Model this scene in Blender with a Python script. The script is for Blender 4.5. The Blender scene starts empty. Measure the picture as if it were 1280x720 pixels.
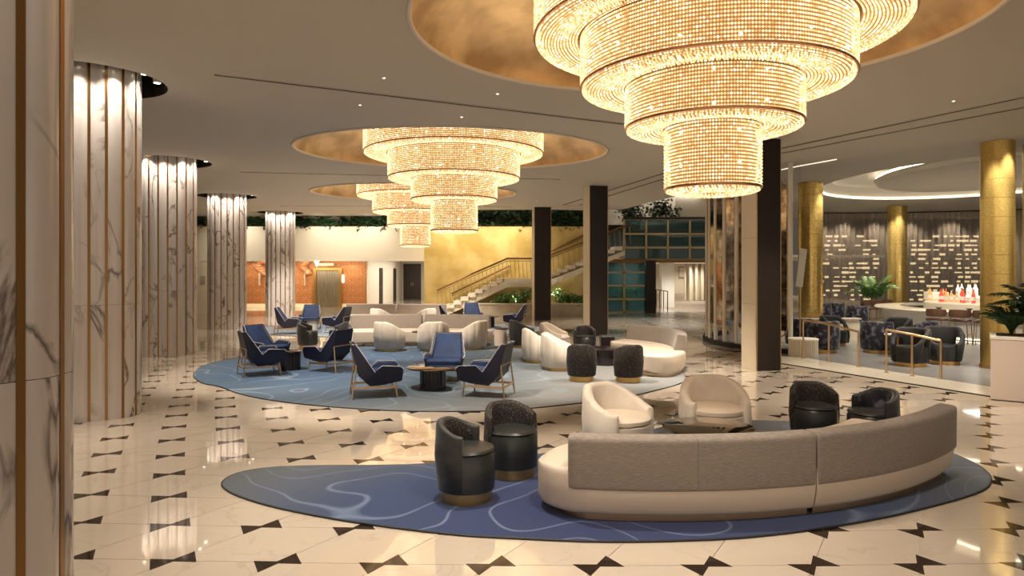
import bpy, bmesh, math, random
from math import sin, cos, pi, sqrt, atan2, radians as R
from mathutils import Vector, Matrix
random.seed(7)
SC = bpy.context.scene
COL = SC.collection

# ---------------------------------------------------------------- camera, world, exposure
F = 1280 * 24 / 36          # focal length in pixels of a 24 mm lens on a 1280 px wide frame
EYE = 2.0                   # eye height above the marble floor
HOR = 340                   # image row of the horizon
CEIL = 4.7                  # height of the lobby ceiling
cam_d = bpy.data.cameras.new('camera'); cam = bpy.data.objects.new('camera', cam_d); COL.objects.link(cam)
cam.location = (0, 0, EYE); cam.rotation_euler = (pi / 2, 0, 0)
cam_d.lens = 24; cam_d.sensor_width = 36; cam_d.shift_y = -20 / 1280; cam_d.clip_end = 400
SC.camera = cam
SC.view_settings.view_transform = 'Standard'; SC.view_settings.look = 'None'
SC.view_settings.gamma = 1.0; SC.view_settings.use_curve_mapping = False
SC.view_settings.exposure = 0.12
w = bpy.data.worlds.new('world'); SC.world = w; w.use_nodes = True
w.node_tree.nodes['Background'].inputs[0].default_value = (1.0, 0.84, 0.66, 1)
w.node_tree.nodes['Background'].inputs[1].default_value = 0.95
cy = SC.cycles
cy.max_bounces = 7; cy.diffuse_bounces = 3; cy.glossy_bounces = 4; cy.transmission_bounces = 4; cy.transparent_max_bounces = 8
cy.sample_clamp_indirect = 4.0; cy.caustics_reflective = False; cy.caustics_refractive = False
WARM = (1.0, 0.80, 0.54); SOFT = (1.0, 0.89, 0.74); COOL = (1.0, 0.93, 0.84)

def spot(loc, target, power, size=70, blend=0.6, color=SOFT, rad=0.06):
    d = bpy.data.lights.new('downlight_beam', 'SPOT'); d.energy = power; d.spot_size = R(size); d.spot_blend = blend
    d.color = color; d.shadow_soft_size = rad
    o = bpy.data.objects.new('downlight_beam', d); COL.objects.link(o); o.location = loc
    o.rotation_euler = (Vector(target) - Vector(loc)).to_track_quat('-Z', 'Y').to_euler()
    return o
def area(loc, target, power, sx, sy, color=SOFT):
    d = bpy.data.lights.new('ceiling_glow', 'AREA'); d.shape = 'RECTANGLE'; d.size = sx; d.size_y = sy; d.energy = power; d.color = color
    o = bpy.data.objects.new('ceiling_glow', d); COL.objects.link(o); o.location = loc
    o.rotation_euler = (Vector(target) - Vector(loc)).to_track_quat('-Z', 'Y').to_euler()
    return o
# downlights in the lobby ceiling over the seating groups (floor spots they aim at, power)
for (x, y, tx, ty, p, s) in [(-0.6, 6.2, 0.0, 6.0, 260, 75), (3.6, 7.4, 2.6, 7.0, 260, 75), (1.2, 4.0, 1.8, 5.4, 160, 75), (-4.0, 6.0, -3.5, 6.5, 170, 80),
                             (-2.2, 9.5, -1.8, 11.2, 260, 70), (-5.4, 12.5, -4.6, 13.4, 260, 70), (0.5, 12.0, 0.8, 13.0, 260, 70), (3.2, 12.5, 2.4, 14.2, 260, 70),
                             (-3.2, 16.0, -2.6, 17.8, 300, 70), (-6.4, 18.5, -5.6, 20.0, 260, 75), (-6.4, 22.0, -6.6, 23.0, 260, 75), (-1.0, 22.5, -1.5, 24.0, 280, 75),
                             (-3.6, 26.5, -4.0, 25.5, 260, 75), (6.4, 8.6, 6.2, 9.0, 220, 80), (5.6, 12.0, 5.6, 12.2, 180, 80), (2.6, 18.5, 2.4, 19.0, 220, 80),
                             (-3.0, 29.0, -3.5, 29.5, 260, 85), (4.5, 26.0, 4.6, 26.5, 240, 85), (-9.0, 28.0, -9.0, 29.0, 240, 85)]:
    spot((x, y, CEIL - 0.03), (tx, ty, 0), p * (2.9 if y < 9 else 4.6 if y < 20 else 5.4), s)

# ---------------------------------------------------------------- materials
def nt(name):
    m = bpy.data.materials.new(name); m.use_nodes = True
    t = m.node_tree; b = t.nodes['Principled BSDF']
    return m, t, b
def mat(name, col, rough=0.5, metal=0.0, emit=None, es=0.0, alpha=1.0, sheen=0.0, coat=0.0, col2=None, nscale=8.0, ndetail=4.0, stretch=None,
        ramp=(0.35, 0.65), bump=0.0, bscale=None, rough2=None, spec=0.5, trans=0.0, place=False):
    m, t, b = nt(name); L = t.links.new
    b.inputs['Base Color'].default_value = (*col, 1); b.inputs['Roughness'].default_value = rough; b.inputs['Metallic'].default_value = metal
    b.inputs['Specular IOR Level'].default_value = spec; b.inputs['Transmission Weight'].default_value = trans
    if sheen: b.inputs['Sheen Weight'].default_value = sheen; b.inputs['Sheen Roughness'].default_value = 0.4
    if coat: b.inputs['Coat Weight'].default_value = coat; b.inputs['Coat Roughness'].default_value = 0.05
    if emit: b.inputs['Emission Color'].default_value = (*emit, 1); b.inputs['Emission Strength'].default_value = es
    if alpha < 1: b.inputs['Alpha'].default_value = alpha
    if col2 or bump or rough2 is not None:
        tc = t.nodes.new('ShaderNodeTexCoord'); mp = t.nodes.new('ShaderNodeMapping'); L(t.nodes.new('ShaderNodeNewGeometry').outputs['Position'] if place else tc.outputs['Object'], mp.inputs[0])
        if stretch: mp.inputs['Scale'].default_value = stretch
        n = t.nodes.new('ShaderNodeTexNoise'); n.inputs['Scale'].default_value = nscale; n.inputs['Detail'].default_value = ndetail
        L(mp.outputs[0], n.inputs['Vector'])
        if col2:
            r = t.nodes.new('ShaderNodeValToRGB'); r.color_ramp.elements[0].position = ramp[0]; r.color_ramp.elements[1].position = ramp[1]
            r.color_ramp.elements[0].color = (*col, 1); r.color_ramp.elements[1].color = (*col2, 1)
            L(n.outputs[0], r.inputs[0]); L(r.outputs[0], b.inputs['Base Color'])
        if rough2 is not None:
            mr = t.nodes.new('ShaderNodeMapRange'); mr.inputs['To Min'].default_value = rough; mr.inputs['To Max'].default_value = rough2
            L(n.outputs[0], mr.inputs[0]); L(mr.outputs[0], b.inputs['Roughness'])
        if bump:
            n2 = n
            if bscale:
                n2 = t.nodes.new('ShaderNodeTexNoise'); n2.inputs['Scale'].default_value = bscale; n2.inputs['Detail'].default_value = 3; L(mp.outputs[0], n2.inputs['Vector'])
            bp = t.nodes.new('ShaderNodeBump'); bp.inputs['Strength'].default_value = bump; bp.inputs['Distance'].default_value = 0.01
            L(n2.outputs[0], bp.inputs['Height']); L(bp.outputs[0], b.inputs['Normal'])
    return m
def marble(name, base, vein, rough, scale, width=0.035, strength=1.0, stretch=(1, 1, 1), cloud=None, spec=0.5):
    m, t, b = nt(name); L = t.links.new
    tc = t.nodes.new('ShaderNodeTexCoord'); mp = t.nodes.new('ShaderNodeMapping'); L(tc.outputs['Object'], mp.inputs[0]); mp.inputs['Scale'].default_value = stretch
    oi = t.nodes.new('ShaderNodeObjectInfo'); va = t.nodes.new('ShaderNodeVectorMath'); va.operation = 'MULTIPLY_ADD'
    va.inputs[1].default_value = (37, 19, 53); L(oi.outputs['Random'], va.inputs[0]); L(mp.outputs[0], va.inputs[2])
    n = t.nodes.new('ShaderNodeTexNoise'); n.inputs['Scale'].default_value = scale; n.inputs['Detail'].default_value = 6; n.inputs['Distortion'].default_value = 0.9
    L(va.outputs[0], n.inputs['Vector'])
    a = t.nodes.new('ShaderNodeMath'); a.operation = 'SUBTRACT'; a.inputs[1].default_value = 0.5; L(n.outputs[0], a.inputs[0])
    ab = t.nodes.new('ShaderNodeMath'); ab.operation = 'ABSOLUTE'; L(a.outputs[0], ab.inputs[0])
    mr = t.nodes.new('ShaderNodeMapRange'); mr.inputs['From Max'].default_value = width; mr.inputs['To Min'].default_value = 1; mr.inputs['To Max'].default_value = 0; L(ab.outputs[0], mr.inputs[0])
    n2 = t.nodes.new('ShaderNodeTexNoise'); n2.inputs['Scale'].default_value = scale * 0.8; n2.inputs['Detail'].default_value = 2; L(va.outputs[0], n2.inputs['Vector'])
    r2 = t.nodes.new('ShaderNodeMapRange'); r2.inputs['From Min'].default_value = 0.43; r2.inputs['From Max'].default_value = 0.60; L(n2.outputs[0], r2.inputs[0])
    mu = t.nodes.new('ShaderNodeMath'); mu.operation = 'MULTIPLY'; L(mr.outputs[0], mu.inputs[0]); L(r2.outputs[0], mu.inputs[1])
    ms = t.nodes.new('ShaderNodeMath'); ms.operation = 'MULTIPLY'; ms.inputs[1].default_value = strength; L(mu.outputs[0], ms.inputs[0])
    mx = t.nodes.new('ShaderNodeMix'); mx.data_type = 'RGBA'; L(ms.outputs[0], mx.inputs[0])
    mx.inputs[6].default_value = (*base, 1); mx.inputs[7].default_value = (*vein, 1)
    if cloud:
        n3 = t.nodes.new('ShaderNodeTexNoise'); n3.inputs['Scale'].default_value = 1.1; L(va.outputs[0], n3.inputs['Vector'])
        m3 = t.nodes.new('ShaderNodeMix'); m3.data_type = 'RGBA'; L(n3.outputs[0], m3.inputs[0]); m3.inputs[6].default_value = (*base, 1); m3.inputs[7].default_value = (*cloud, 1)
        L(m3.outputs[2], mx.inputs[6])
    L(mx.outputs[2], b.inputs['Base Color']); b.inputs['Roughness'].default_value = rough; b.inputs['Specular IOR Level'].default_value = spec
    return m
def rug_mat(name, deep, mid, pale, focus, reach, line, lscale=0.55):
    """an ombre rug: deep dye round one spot of the rug fading to grey, with pale wandering lines woven in"""
    m, t, b = nt(name); L = t.links.new
    tc = t.nodes.new('ShaderNodeTexCoord')
    n = t.nodes.new('ShaderNodeTexNoise'); n.inputs['Scale'].default_value = lscale; n.inputs['Detail'].default_value = 1.5; L(tc.outputs['Object'], n.inputs['Vector'])
    mu = t.nodes.new('ShaderNodeMath'); mu.operation = 'MULTIPLY'; mu.inputs[1].default_value = 15; L(n.outputs[0], mu.inputs[0])
    fr = t.nodes.new('ShaderNodeMath'); fr.operation = 'FRACT'; L(mu.outputs[0], fr.inputs[0])
    su = t.nodes.new('ShaderNodeMath'); su.operation = 'SUBTRACT'; su.inputs[1].default_value = 0.5; L(fr.outputs[0], su.inputs[0])
    ab = t.nodes.new('ShaderNodeMath'); ab.operation = 'ABSOLUTE'; L(su.outputs[0], ab.inputs[0])
    ln = t.nodes.new('ShaderNodeMapRange'); ln.inputs['From Max'].default_value = 0.055; ln.inputs['To Min'].default_value = 0.8; ln.inputs['To Max'].default_value = 0; L(ab.outputs[0], ln.inputs[0])
    d = t.nodes.new('ShaderNodeVectorMath'); d.operation = 'SUBTRACT'; L(tc.outputs['Object'], d.inputs[0]); d.inputs[1].default_value = (*focus, 0)
    d2 = t.nodes.new('ShaderNodeVectorMath'); d2.operation = 'MULTIPLY'; L(d.outputs[0], d2.inputs[0]); d2.inputs[1].default_value = (1 / reach[0], 1 / reach[1], 0)
    le = t.nodes.new('ShaderNodeVectorMath'); le.operation = 'LENGTH'; L(d2.outputs[0], le.inputs[0])
    r = t.nodes.new('ShaderNodeValToRGB'); e = r.color_ramp.elements; e[0].position = 0.2; e[0].color = (*deep, 1); e[1].position = 1.0; e[1].color = (*pale, 1)
    k = e.new(0.6); k.color = (*mid, 1); L(le.outputs['Value'], r.inputs[0])
    f = t.nodes.new('ShaderNodeTexNoise'); f.inputs['Scale'].default_value = 260; L(tc.outputs['Object'], f.inputs['Vector'])
    mx = t.nodes.new('ShaderNodeMix'); mx.data_type = 'RGBA'; L(ln.outputs[0], mx.inputs[0]); L(r.outputs[0], mx.inputs[6]); mx.inputs[7].default_value = (*line, 1)
    hs = t.nodes.new('ShaderNodeMapRange'); hs.inputs['To Min'].default_value = 0.7; hs.inputs['To Max'].default_value = 1.3; L(f.outputs[0], hs.inputs[0])
    vm = t.nodes.new('ShaderNodeVectorMath'); vm.operation = 'SCALE'; L(mx.outputs[2], vm.inputs[0]); L(hs.outputs[0], vm.inputs['Scale'])
    L(vm.outputs[0], b.inputs['Base Color']); b.inputs['Roughness'].default_value = 0.95; b.inputs['Sheen Weight'].default_value = 0.2
    bp = t.nodes.new('ShaderNodeBump'); bp.inputs['Strength'].default_value = 0.3; bp.inputs['Distance'].default_value = 0.004; L(f.outputs[0], bp.inputs['Height']); L(bp.outputs[0], b.inputs['Normal'])
    return m
def bead_mat():
    """lit crystal: every bead island its own brightness, a few flare"""
    m, t, b = nt('lit_crystal'); L = t.links.new
    g = t.nodes.new('ShaderNodeNewGeometry'); r = t.nodes.new('ShaderNodeValToRGB'); e = r.color_ramp.elements
    e[0].position = 0.0; e[0].color = (0.42, 0.22, 0.08, 1); e[1].position = 1.0; e[1].color = (1.0, 0.92, 0.7, 1)
    k = e.new(0.5); k.color = (0.95, 0.64, 0.31, 1); k = e.new(0.93); k.color = (1.0, 0.84, 0.54, 1)
    L(g.outputs['Random Per Island'], r.inputs[0])
    p = t.nodes.new('ShaderNodeMath'); p.operation = 'POWER'; p.inputs[1].default_value = 40; L(g.outputs['Random Per Island'], p.inputs[0])
    q = t.nodes.new('ShaderNodeMath'); q.operation = 'MULTIPLY_ADD'; q.inputs[1].default_value = 2.0; q.inputs[2].default_value = 1.3; L(p.outputs[0], q.inputs[0])
    L(r.outputs[0], b.inputs['Emission Color']); L(q.outputs[0], b.inputs['Emission Strength'])
    b.inputs['Base Color'].default_value = (0.8, 0.62, 0.4, 1); b.inputs['Roughness'].default_value = 0.08
    m.cycles.emission_sampling = 'NONE'
    return m

M = {}
M['floor'] = marble('cream_floor_marble', (0.63, 0.535, 0.435), (0.38, 0.30, 0.23), 0.045, 1.6, 0.02, 0.3, cloud=(0.56, 0.475, 0.385), spec=1.0)
M['floor'].node_tree.nodes['Principled BSDF'].inputs['Coat Weight'].default_value = 0.45; M['floor'].node_tree.nodes['Principled BSDF'].inputs['Coat Roughness'].default_value = 0.02; M['floor'].node_tree.nodes['Principled BSDF'].inputs['Coat IOR'].default_value = 1.75
M['grout'] = mat('floor_joint', (0.36, 0.29, 0.22), 0.5)
M['bow'] = mat('dark_inlay_marble', (0.02, 0.012, 0.009), 0.06, col2=(0.03, 0.018, 0.011), nscale=14, spec=0.35)
M['marble'] = marble('veined_white_marble', (0.62, 0.57, 0.54), (0.12, 0.095, 0.085), 0.14, 1.3, 0.036, 0.95, stretch=(1.6, 1.6, 0.8), cloud=(0.54, 0.49, 0.465))
M['brass'] = mat('brushed_brass', (0.60, 0.38, 0.14), 0.3, 1.0)
M['strip'] = mat('antique_brass_strip', (0.32, 0.18, 0.07), 0.35, 1.0)
M['bronze'] = mat('satin_bronze', (0.62, 0.43, 0.26), 0.35, 1.0)
M['ceil'] = mat('ceiling_paint', (0.56, 0.52, 0.45), 0.75)
M['ceilw'] = mat('pale_ceiling_paint', (0.70, 0.66, 0.60), 0.7)
M['black'] = mat('matt_black', (0.012, 0.011, 0.01), 0.6)
M['slot'] = mat('dark_slot', (0.02, 0.018, 0.016), 0.7)
M['leaf'] = mat('gold_leaf', (0.80, 0.58, 0.32), 0.42, 0.35, col2=(0.46, 0.31, 0.16), nscale=1.3, ndetail=7, ramp=(0.4, 0.62), bump=0.25, bscale=5)
M['goldwall'] = mat('gold_leaf_wall', (0.80, 0.64, 0.28), 0.45, 0.35, col2=(0.60, 0.44, 0.14), nscale=0.9, ndetail=3, ramp=(0.4, 0.62), bump=0.05, place=True)
M['goldcol'] = mat('gold_mosaic', (0.84, 0.62, 0.22), 0.28, 0.8, col2=(0.60, 0.41, 0.11), nscale=30, ndetail=3, stretch=(1, 1, 3), bump=0.2, bscale=40)
M['goldcol2'] = mat('gold_mosaic_pale', (0.88, 0.66, 0.25), 0.26, 0.8, col2=(0.64, 0.45, 0.13), nscale=22, ndetail=3, bump=0.18, bscale=30)
M['beads'] = bead_mat()
M['drum'] = mat('warm_glow_liner', (0.3, 0.17, 0.07), 0.6, emit=(1.0, 0.56, 0.2), es=0.16)  # emissive liner put behind the beads to warm the gaps
M['bulb'] = mat('lamp_bulb', (1, 0.9, 0.7), 0.3, emit=(1.0, 0.84, 0.56), es=8)
M['bulb'].cycles.emission_sampling = 'NONE'
M['rim'] = mat('rose_gold_rim', (0.62, 0.36, 0.22), 0.25, 1.0)
M['cream'] = mat('cream_paint', (0.78, 0.70, 0.55), 0.7)
M['white'] = mat('warm_white_paint', (0.82, 0.77, 0.68), 0.6)
M['dark'] = mat('dark_bronze_panel', (0.02, 0.014, 0.011), 0.3, 0.0, spec=0.3)
M['doorwood'] = mat('dark_brown_door', (0.03, 0.018, 0.012), 0.4)
M['copper'] = mat('copper_mosaic', (0.36, 0.13, 0.045), 0.4, 0.4, col2=(0.85, 0.52, 0.26), nscale=26, ndetail=5, ramp=(0.5, 0.7), bump=0.4, bscale=60)
M['petal'] = mat('copper_petal', (0.9, 0.5, 0.3), 0.3, 0.6)
M['steel'] = mat('brushed_steel', (0.5, 0.46, 0.36), 0.3, 1.0, col2=(0.34, 0.31, 0.24), nscale=3, stretch=(8, 8, 0.6))
M['navy'] = mat('navy_leather', (0.007, 0.007, 0.026), 0.45, sheen=0.04)
M['blue'] = mat('blue_velvet', (0.003, 0.014, 0.055), 0.75, sheen=0.04, col2=(0.005, 0.027, 0.098), nscale=5)
M['piping'] = mat('pale_piping', (0.36, 0.35, 0.42), 0.5)
M['velvetc'] = mat('cream_velvet', (0.62, 0.53, 0.44), 0.75, sheen=0.5, col2=(0.72, 0.63, 0.53), nscale=4)
M['leatherc'] = mat('cream_leather', (0.68, 0.58, 0.47), 0.4)
M['taupe'] = mat('taupe_weave', (0.19, 0.155, 0.13), 0.9, sheen=0.3, col2=(0.27, 0.225, 0.19), nscale=45, stretch=(0.5, 0.5, 6), ndetail=3, bump=0.3)
M['sofac'] = mat('cream_sofa_leather', (0.63, 0.53, 0.43), 0.45)
M['velvetk'] = mat('black_velvet', (0.012, 0.013, 0.013), 0.6, sheen=0.25, col2=(0.028, 0.03, 0.03), nscale=10)
M['leatherk'] = mat('black_leather', (0.022, 0.024, 0.024), 0.35)
M['leopard'] = mat('spotted_velvet', (0.012, 0.009, 0.008), 0.7, sheen=0.05, col2=(0.17, 0.13, 0.10), nscale=85, ndetail=2, ramp=(0.58, 0.66))
M['crush'] = mat('crushed_velvet', (0.012, 0.012, 0.025), 0.5, sheen=0.4, col2=(0.22, 0.22, 0.30), nscale=8, ndetail=6, ramp=(0.5, 0.68), bump=0.4)
M['charcoal'] = mat('charcoal_weave', (0.022, 0.02, 0.022), 0.7, sheen=0.15)
M['smoke'] = mat('smoked_mirror', (0.22, 0.17, 0.12), 0.06, 1.0)
M['fluted'] = mat('dark_lacquer', (0.02, 0.013, 0.016), 0.2)
M['leafg'] = mat('green_leaf', (0.07, 0.17, 0.035), 0.5, col2=(0.16, 0.30, 0.07), nscale=6)
M['leafd'] = mat('dark_green_leaf', (0.012, 0.035, 0.012), 0.5, col2=(0.03, 0.07, 0.022), nscale=6)
M['stem'] = mat('brown_stem', (0.10, 0.06, 0.03), 0.8)
M['stone'] = mat('planter_stone', (0.52, 0.46, 0.36), 0.5, col2=(0.4, 0.35, 0.27), nscale=3)
M['marblestep'] = mat('stair_marble', (0.78, 0.71, 0.58), 0.25)
M['rail'] = mat('bronze_handrail', (0.22, 0.12, 0.05), 0.35, 0.8)
M['teal'] = mat('teal_wall', (0.06, 0.11, 0.12), 0.6, col2=(0.12, 0.18, 0.18), nscale=0.7)
M['bframe'] = mat('bronze_window_frame', (0.42, 0.33, 0.2), 0.35, 0.8)
M['barfloor'] = mat('grey_terrazzo', (0.27, 0.265, 0.255), 0.25, col2=(0.23, 0.225, 0.22), nscale=1.2)
M['step'] = mat('cream_threshold_stone', (0.78, 0.70, 0.57), 0.18)
M['led'] = mat('led_strip', (1, 1, 1), 0.5, emit=(1.0, 0.86, 0.62), es=5)
M['ledsoft'] = mat('dim_led_strip', (1, 1, 1), 0.5, emit=(1.0, 0.88, 0.66), es=0.9)
M['lamp'] = mat('lamp_glow', (1, 1, 1), 0.5, emit=(1.0, 0.88, 0.68), es=9)
M['barwhite'] = mat('white_bar_stone', (0.76, 0.70, 0.64), 0.35)
M['bartop'] = mat('ivory_bar_top', (0.78, 0.70, 0.55), 0.2)
M['brown'] = mat('brown_leather', (0.13, 0.065, 0.035), 0.5)
M['soil'] = mat('dark_soil', (0.03, 0.02, 0.014), 0.95)
M['pink'] = mat('blush_planter', (0.66, 0.55, 0.48), 0.5)
M['mirror'] = mat('smoky_mirror', (0.35, 0.3, 0.24), 0.08, 1.0, col2=(0.12, 0.1, 0.08), nscale=4, ramp=(0.4, 0.6))
def glass_mat(name, tint, clear):
    m, t, b = nt(name); L = t.links.new
    tr = t.nodes.new('ShaderNodeBsdfTransparent'); tr.inputs[0].default_value = (*tint, 1)
    mx = t.nodes.new('ShaderNodeMixShader'); mx.inputs[0].default_value = clear
    b.inputs['Base Color'].default_value = (tint[0] * 0.25, tint[1] * 0.25, tint[2] * 0.25, 1); b.inputs['Roughness'].default_value = 0.03
    out = t.nodes['Material Output']; L(b.outputs[0], mx.inputs[1]); L(tr.outputs[0], mx.inputs[2]); L(mx.outputs[0], out.inputs[0])
    return m
M['glass'] = glass_mat('teal_glass', (0.42, 0.66, 0.68), 0.55)
M['clear'] = glass_mat('clear_glass', (0.9, 0.92, 0.92), 0.8)
def sheer_mat():
    m, t, b = nt('sheer_curtain_cloth'); L = t.links.new
    b.inputs['Base Color'].default_value = (0.42, 0.34, 0.26, 1); b.inputs['Roughness'].default_value = 0.9
    tr = t.nodes.new('ShaderNodeBsdfTransparent'); mx = t.nodes.new('ShaderNodeMixShader')
    tc = t.nodes.new('ShaderNodeTexCoord'); mp = t.nodes.new('ShaderNodeMapping'); mp.inputs['Scale'].default_value = (1, 1, 0.02); L(tc.outputs['Object'], mp.inputs[0])
    n = t.nodes.new('ShaderNodeTexNoise'); n.inputs['Scale'].default_value = 5; n.inputs['Detail'].default_value = 4; L(mp.outputs[0], n.inputs['Vector'])
    r = t.nodes.new('ShaderNodeMapRange'); r.inputs['From Min'].default_value = 0.95; r.inputs['From Max'].default_value = 0.65; r.inputs['To Min'].default_value = 0.0; r.inputs['To Max'].default_value = 0.30
    L(n.outputs[0], r.inputs[0]); L(r.outputs[0], mx.inputs[0])
    out = t.nodes['Material Output']; L(b.outputs[0], mx.inputs[1]); L(tr.outputs[0], mx.inputs[2]); L(mx.outputs[0], out.inputs[0])
    return m
M['sheer'] = sheer_mat()

# ---------------------------------------------------------------- mesh helpers
class MB:
    def __init__(s): s.v = []; s.f = []
    def add(s, vs, fs):
        o = len(s.v); s.v += [tuple(p) for p in vs]; s.f += [tuple(i + o for i in f) for f in fs]; return s
    def box(s, c, d, rz=0.0):
        hx, hy, hz = d[0] / 2, d[1] / 2, d[2] / 2; ca, sa = cos(rz), sin(rz); vs = []
        for z in (-hz, hz):
            for x, y in ((-hx, -hy), (hx, -hy), (hx, hy), (-hx, hy)): vs.append((c[0] + x * ca - y * sa, c[1] + x * sa + y * ca, c[2] + z))
        return s.add(vs, [(3, 2, 1, 0), (4, 5, 6, 7), (0, 1, 5, 4), (1, 2, 6, 5), (2, 3, 7, 6), (3, 0, 4, 7)])
    def prism(s, poly, z0, z1):
        n = len(poly); vs = [(p[0], p[1], z0) for p in poly] + [(p[0], p[1], z1) for p in poly]
        return s.add(vs, [tuple(range(n - 1, -1, -1)), tuple(range(n, 2 * n))] + [(i, (i + 1) % n, n + (i + 1) % n, n + i) for i in range(n)])
    def rings(s, rs, closed=True, caps=True, loop=False):
        n = len(rs[0]); m = len(rs); vs = [p for r in rs for p in r]; fs = []
        for i in range(m if loop else m - 1):
            a, b = i * n, ((i + 1) % m) * n
            for k in range(n if closed else n - 1):
                k2 = (k + 1) % n; fs.append((a + k, a + k2, b + k2, b + k))
        if caps and closed and not loop: fs += [tuple(range(n - 1, -1, -1)), tuple(range((m - 1) * n, m * n))]
        return s.add(vs, fs)
    def lathe(s, prof, n=32, c=(0, 0, 0), wob=None, cap=True):
        rs = []
        for r, z in prof:
            rs.append([(c[0] + (r + (wob(2 * pi * k / n, z) if wob else 0)) * cos(2 * pi * k / n), c[1] + (r + (wob(2 * pi * k / n, z) if wob else 0)) * sin(2 * pi * k / n), c[2] + z) for k in range(n)])
        return s.rings(rs, True, cap)
    def tube(s, path, r, n=8, loop=False):
        P = [Vector(p) for p in path]; rs = []; m = len(P)
        for i, p in enumerate(P):
            a = P[(i - 1) % m] if (loop or i > 0) else p; b = P[(i + 1) % m] if (loop or i < m - 1) else p
            d = (b - a).normalized(); up = Vector((0, 0, 1)) if abs(d.z) < 0.95 else Vector((1, 0, 0))
            x = d.cross(up).normalized(); y = x.cross(d).normalized()
            rs.append([tuple(p + x * (r * cos(2 * pi * k / n)) + y * (r * sin(2 * pi * k / n))) for k in range(n)])
        return s.rings(rs, True, True, loop)
    def octa(s, c, r, rz=None):
        rz = rz or r; x, y, z = c
        return s.add([(x + r, y, z), (x, y + r, z), (x - r, y, z), (x, y - r, z), (x, y, z + rz), (x, y, z - rz)],
                     [(0, 1, 4), (1, 2, 4), (2, 3, 4), (3, 0, 4), (1, 0, 5), (2, 1, 5), (3, 2, 5), (0, 3, 5)])
    def mesh(s, name, m, smooth=None):
        me = bpy.data.meshes.new(name); me.from_pydata(s.v, [], s.f); me.update()
        b = bmesh.new(); b.from_mesh(me); big = [f for f in b.faces if len(f.verts) > 4]
        if big: bmesh.ops.triangulate(b, faces=big)
        if len(b.faces) < 60000: bmesh.ops.recalc_face_normals(b, faces=b.faces)
        b.to_mesh(me); b.free()
        me.materials.append(m)
        if smooth:
            me.polygons.foreach_set('use_smooth', [True] * len(me.polygons)); me.set_sharp_from_angle(angle=R(smooth))
        return me
    def build(s, name, m, parent=None, smooth=None, bevel=0.0, seg=2):
        o = bpy.data.objects.new(name, s.mesh(name, M[m] if isinstance(m, str) else m, smooth)); COL.objects.link(o)
        if parent is not None: o.parent = parent
        if bevel:
            md = o.modifiers.new('edge', 'BEVEL'); md.width = bevel; md.segments = seg; md.limit_method = 'ANGLE'; md.angle_limit = R(40)
        return o
def put(me, name, parent=None, loc=(0, 0, 0), rz=0.0):
    o = bpy.data.objects.new(name, me); COL.objects.link(o); o.location = loc; o.rotation_euler = (0, 0, rz)
    if parent is not None: o.parent = parent
    return o
def tag(o, label=None, cat=None, group=None, kind=None):
    if label: o['label'] = label
    if cat: o['category'] = cat
    if group: o['group'] = group
    if kind: o['kind'] = kind
    return o
def thing(name, label, cat, loc=(0, 0, 0), rz=0.0, group=None, kind=None):
    o = bpy.data.objects.new(name, None); COL.objects.link(o); o.location = loc; o.rotation_euler = (0, 0, rz); o.empty_display_size = 0.1
    return tag(o, label, cat, group, kind)
def dup(src, loc, rz, label, group=None, scale=None):
    kids = {}
    for o in ALLKIDS[src.name]: kids.setdefault(o.parent.name, []).append(o)
    def rec(o, par):
        c = o.copy(); COL.objects.link(c); c.parent = par
        for k in kids.get(o.name, []): rec(k, c)
        return c
    c = rec(src, None); c.location = loc; c.rotation_euler = (0, 0, rz)
    if scale: c.scale = scale
    return tag(c, label, None, group)
ALLKIDS = {}
def template(root):
    out = []
    for o in bpy.data.objects:
        p = o.parent
        while p is not None:
            if p == root: out.append(o); break
            p = p.parent
    ALLKIDS[root.name] = out; return root
class Kind:
    """first place() moves the pattern itself, later ones copy it"""
    def __init__(s, maker): s.maker = maker; s.root = None
    def place(s, x, y, deg, label, z=0.0, group=None, scale=None):
        if s.root is None:
            s.root = template(s.maker()); o = s.root; o.location = (x, y, z); o.rotation_euler = (0, 0, R(deg)); tag(o, label, None, group)
            if scale: o.scale = scale
            return o
        return dup(s.root, (x, y, z), R(deg), label, group, scale)
def fl(x, y, z=0.0):
    Y = F * (EYE - z) / (y - HOR); return ((x - 640) / F * Y, Y)
def ell(cx, cy_, rx, ry, rot=0.0, n=64):
    return [(cx + rx * cos(t) * cos(rot) - ry * sin(t) * sin(rot), cy_ + rx * cos(t) * sin(rot) + ry * sin(t) * cos(rot)) for t in (2 * pi * k / n for k in range(n))]
def sm(t): t = max(0.0, min(1.0, t)); return t * t * (3 - 2 * t)

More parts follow.
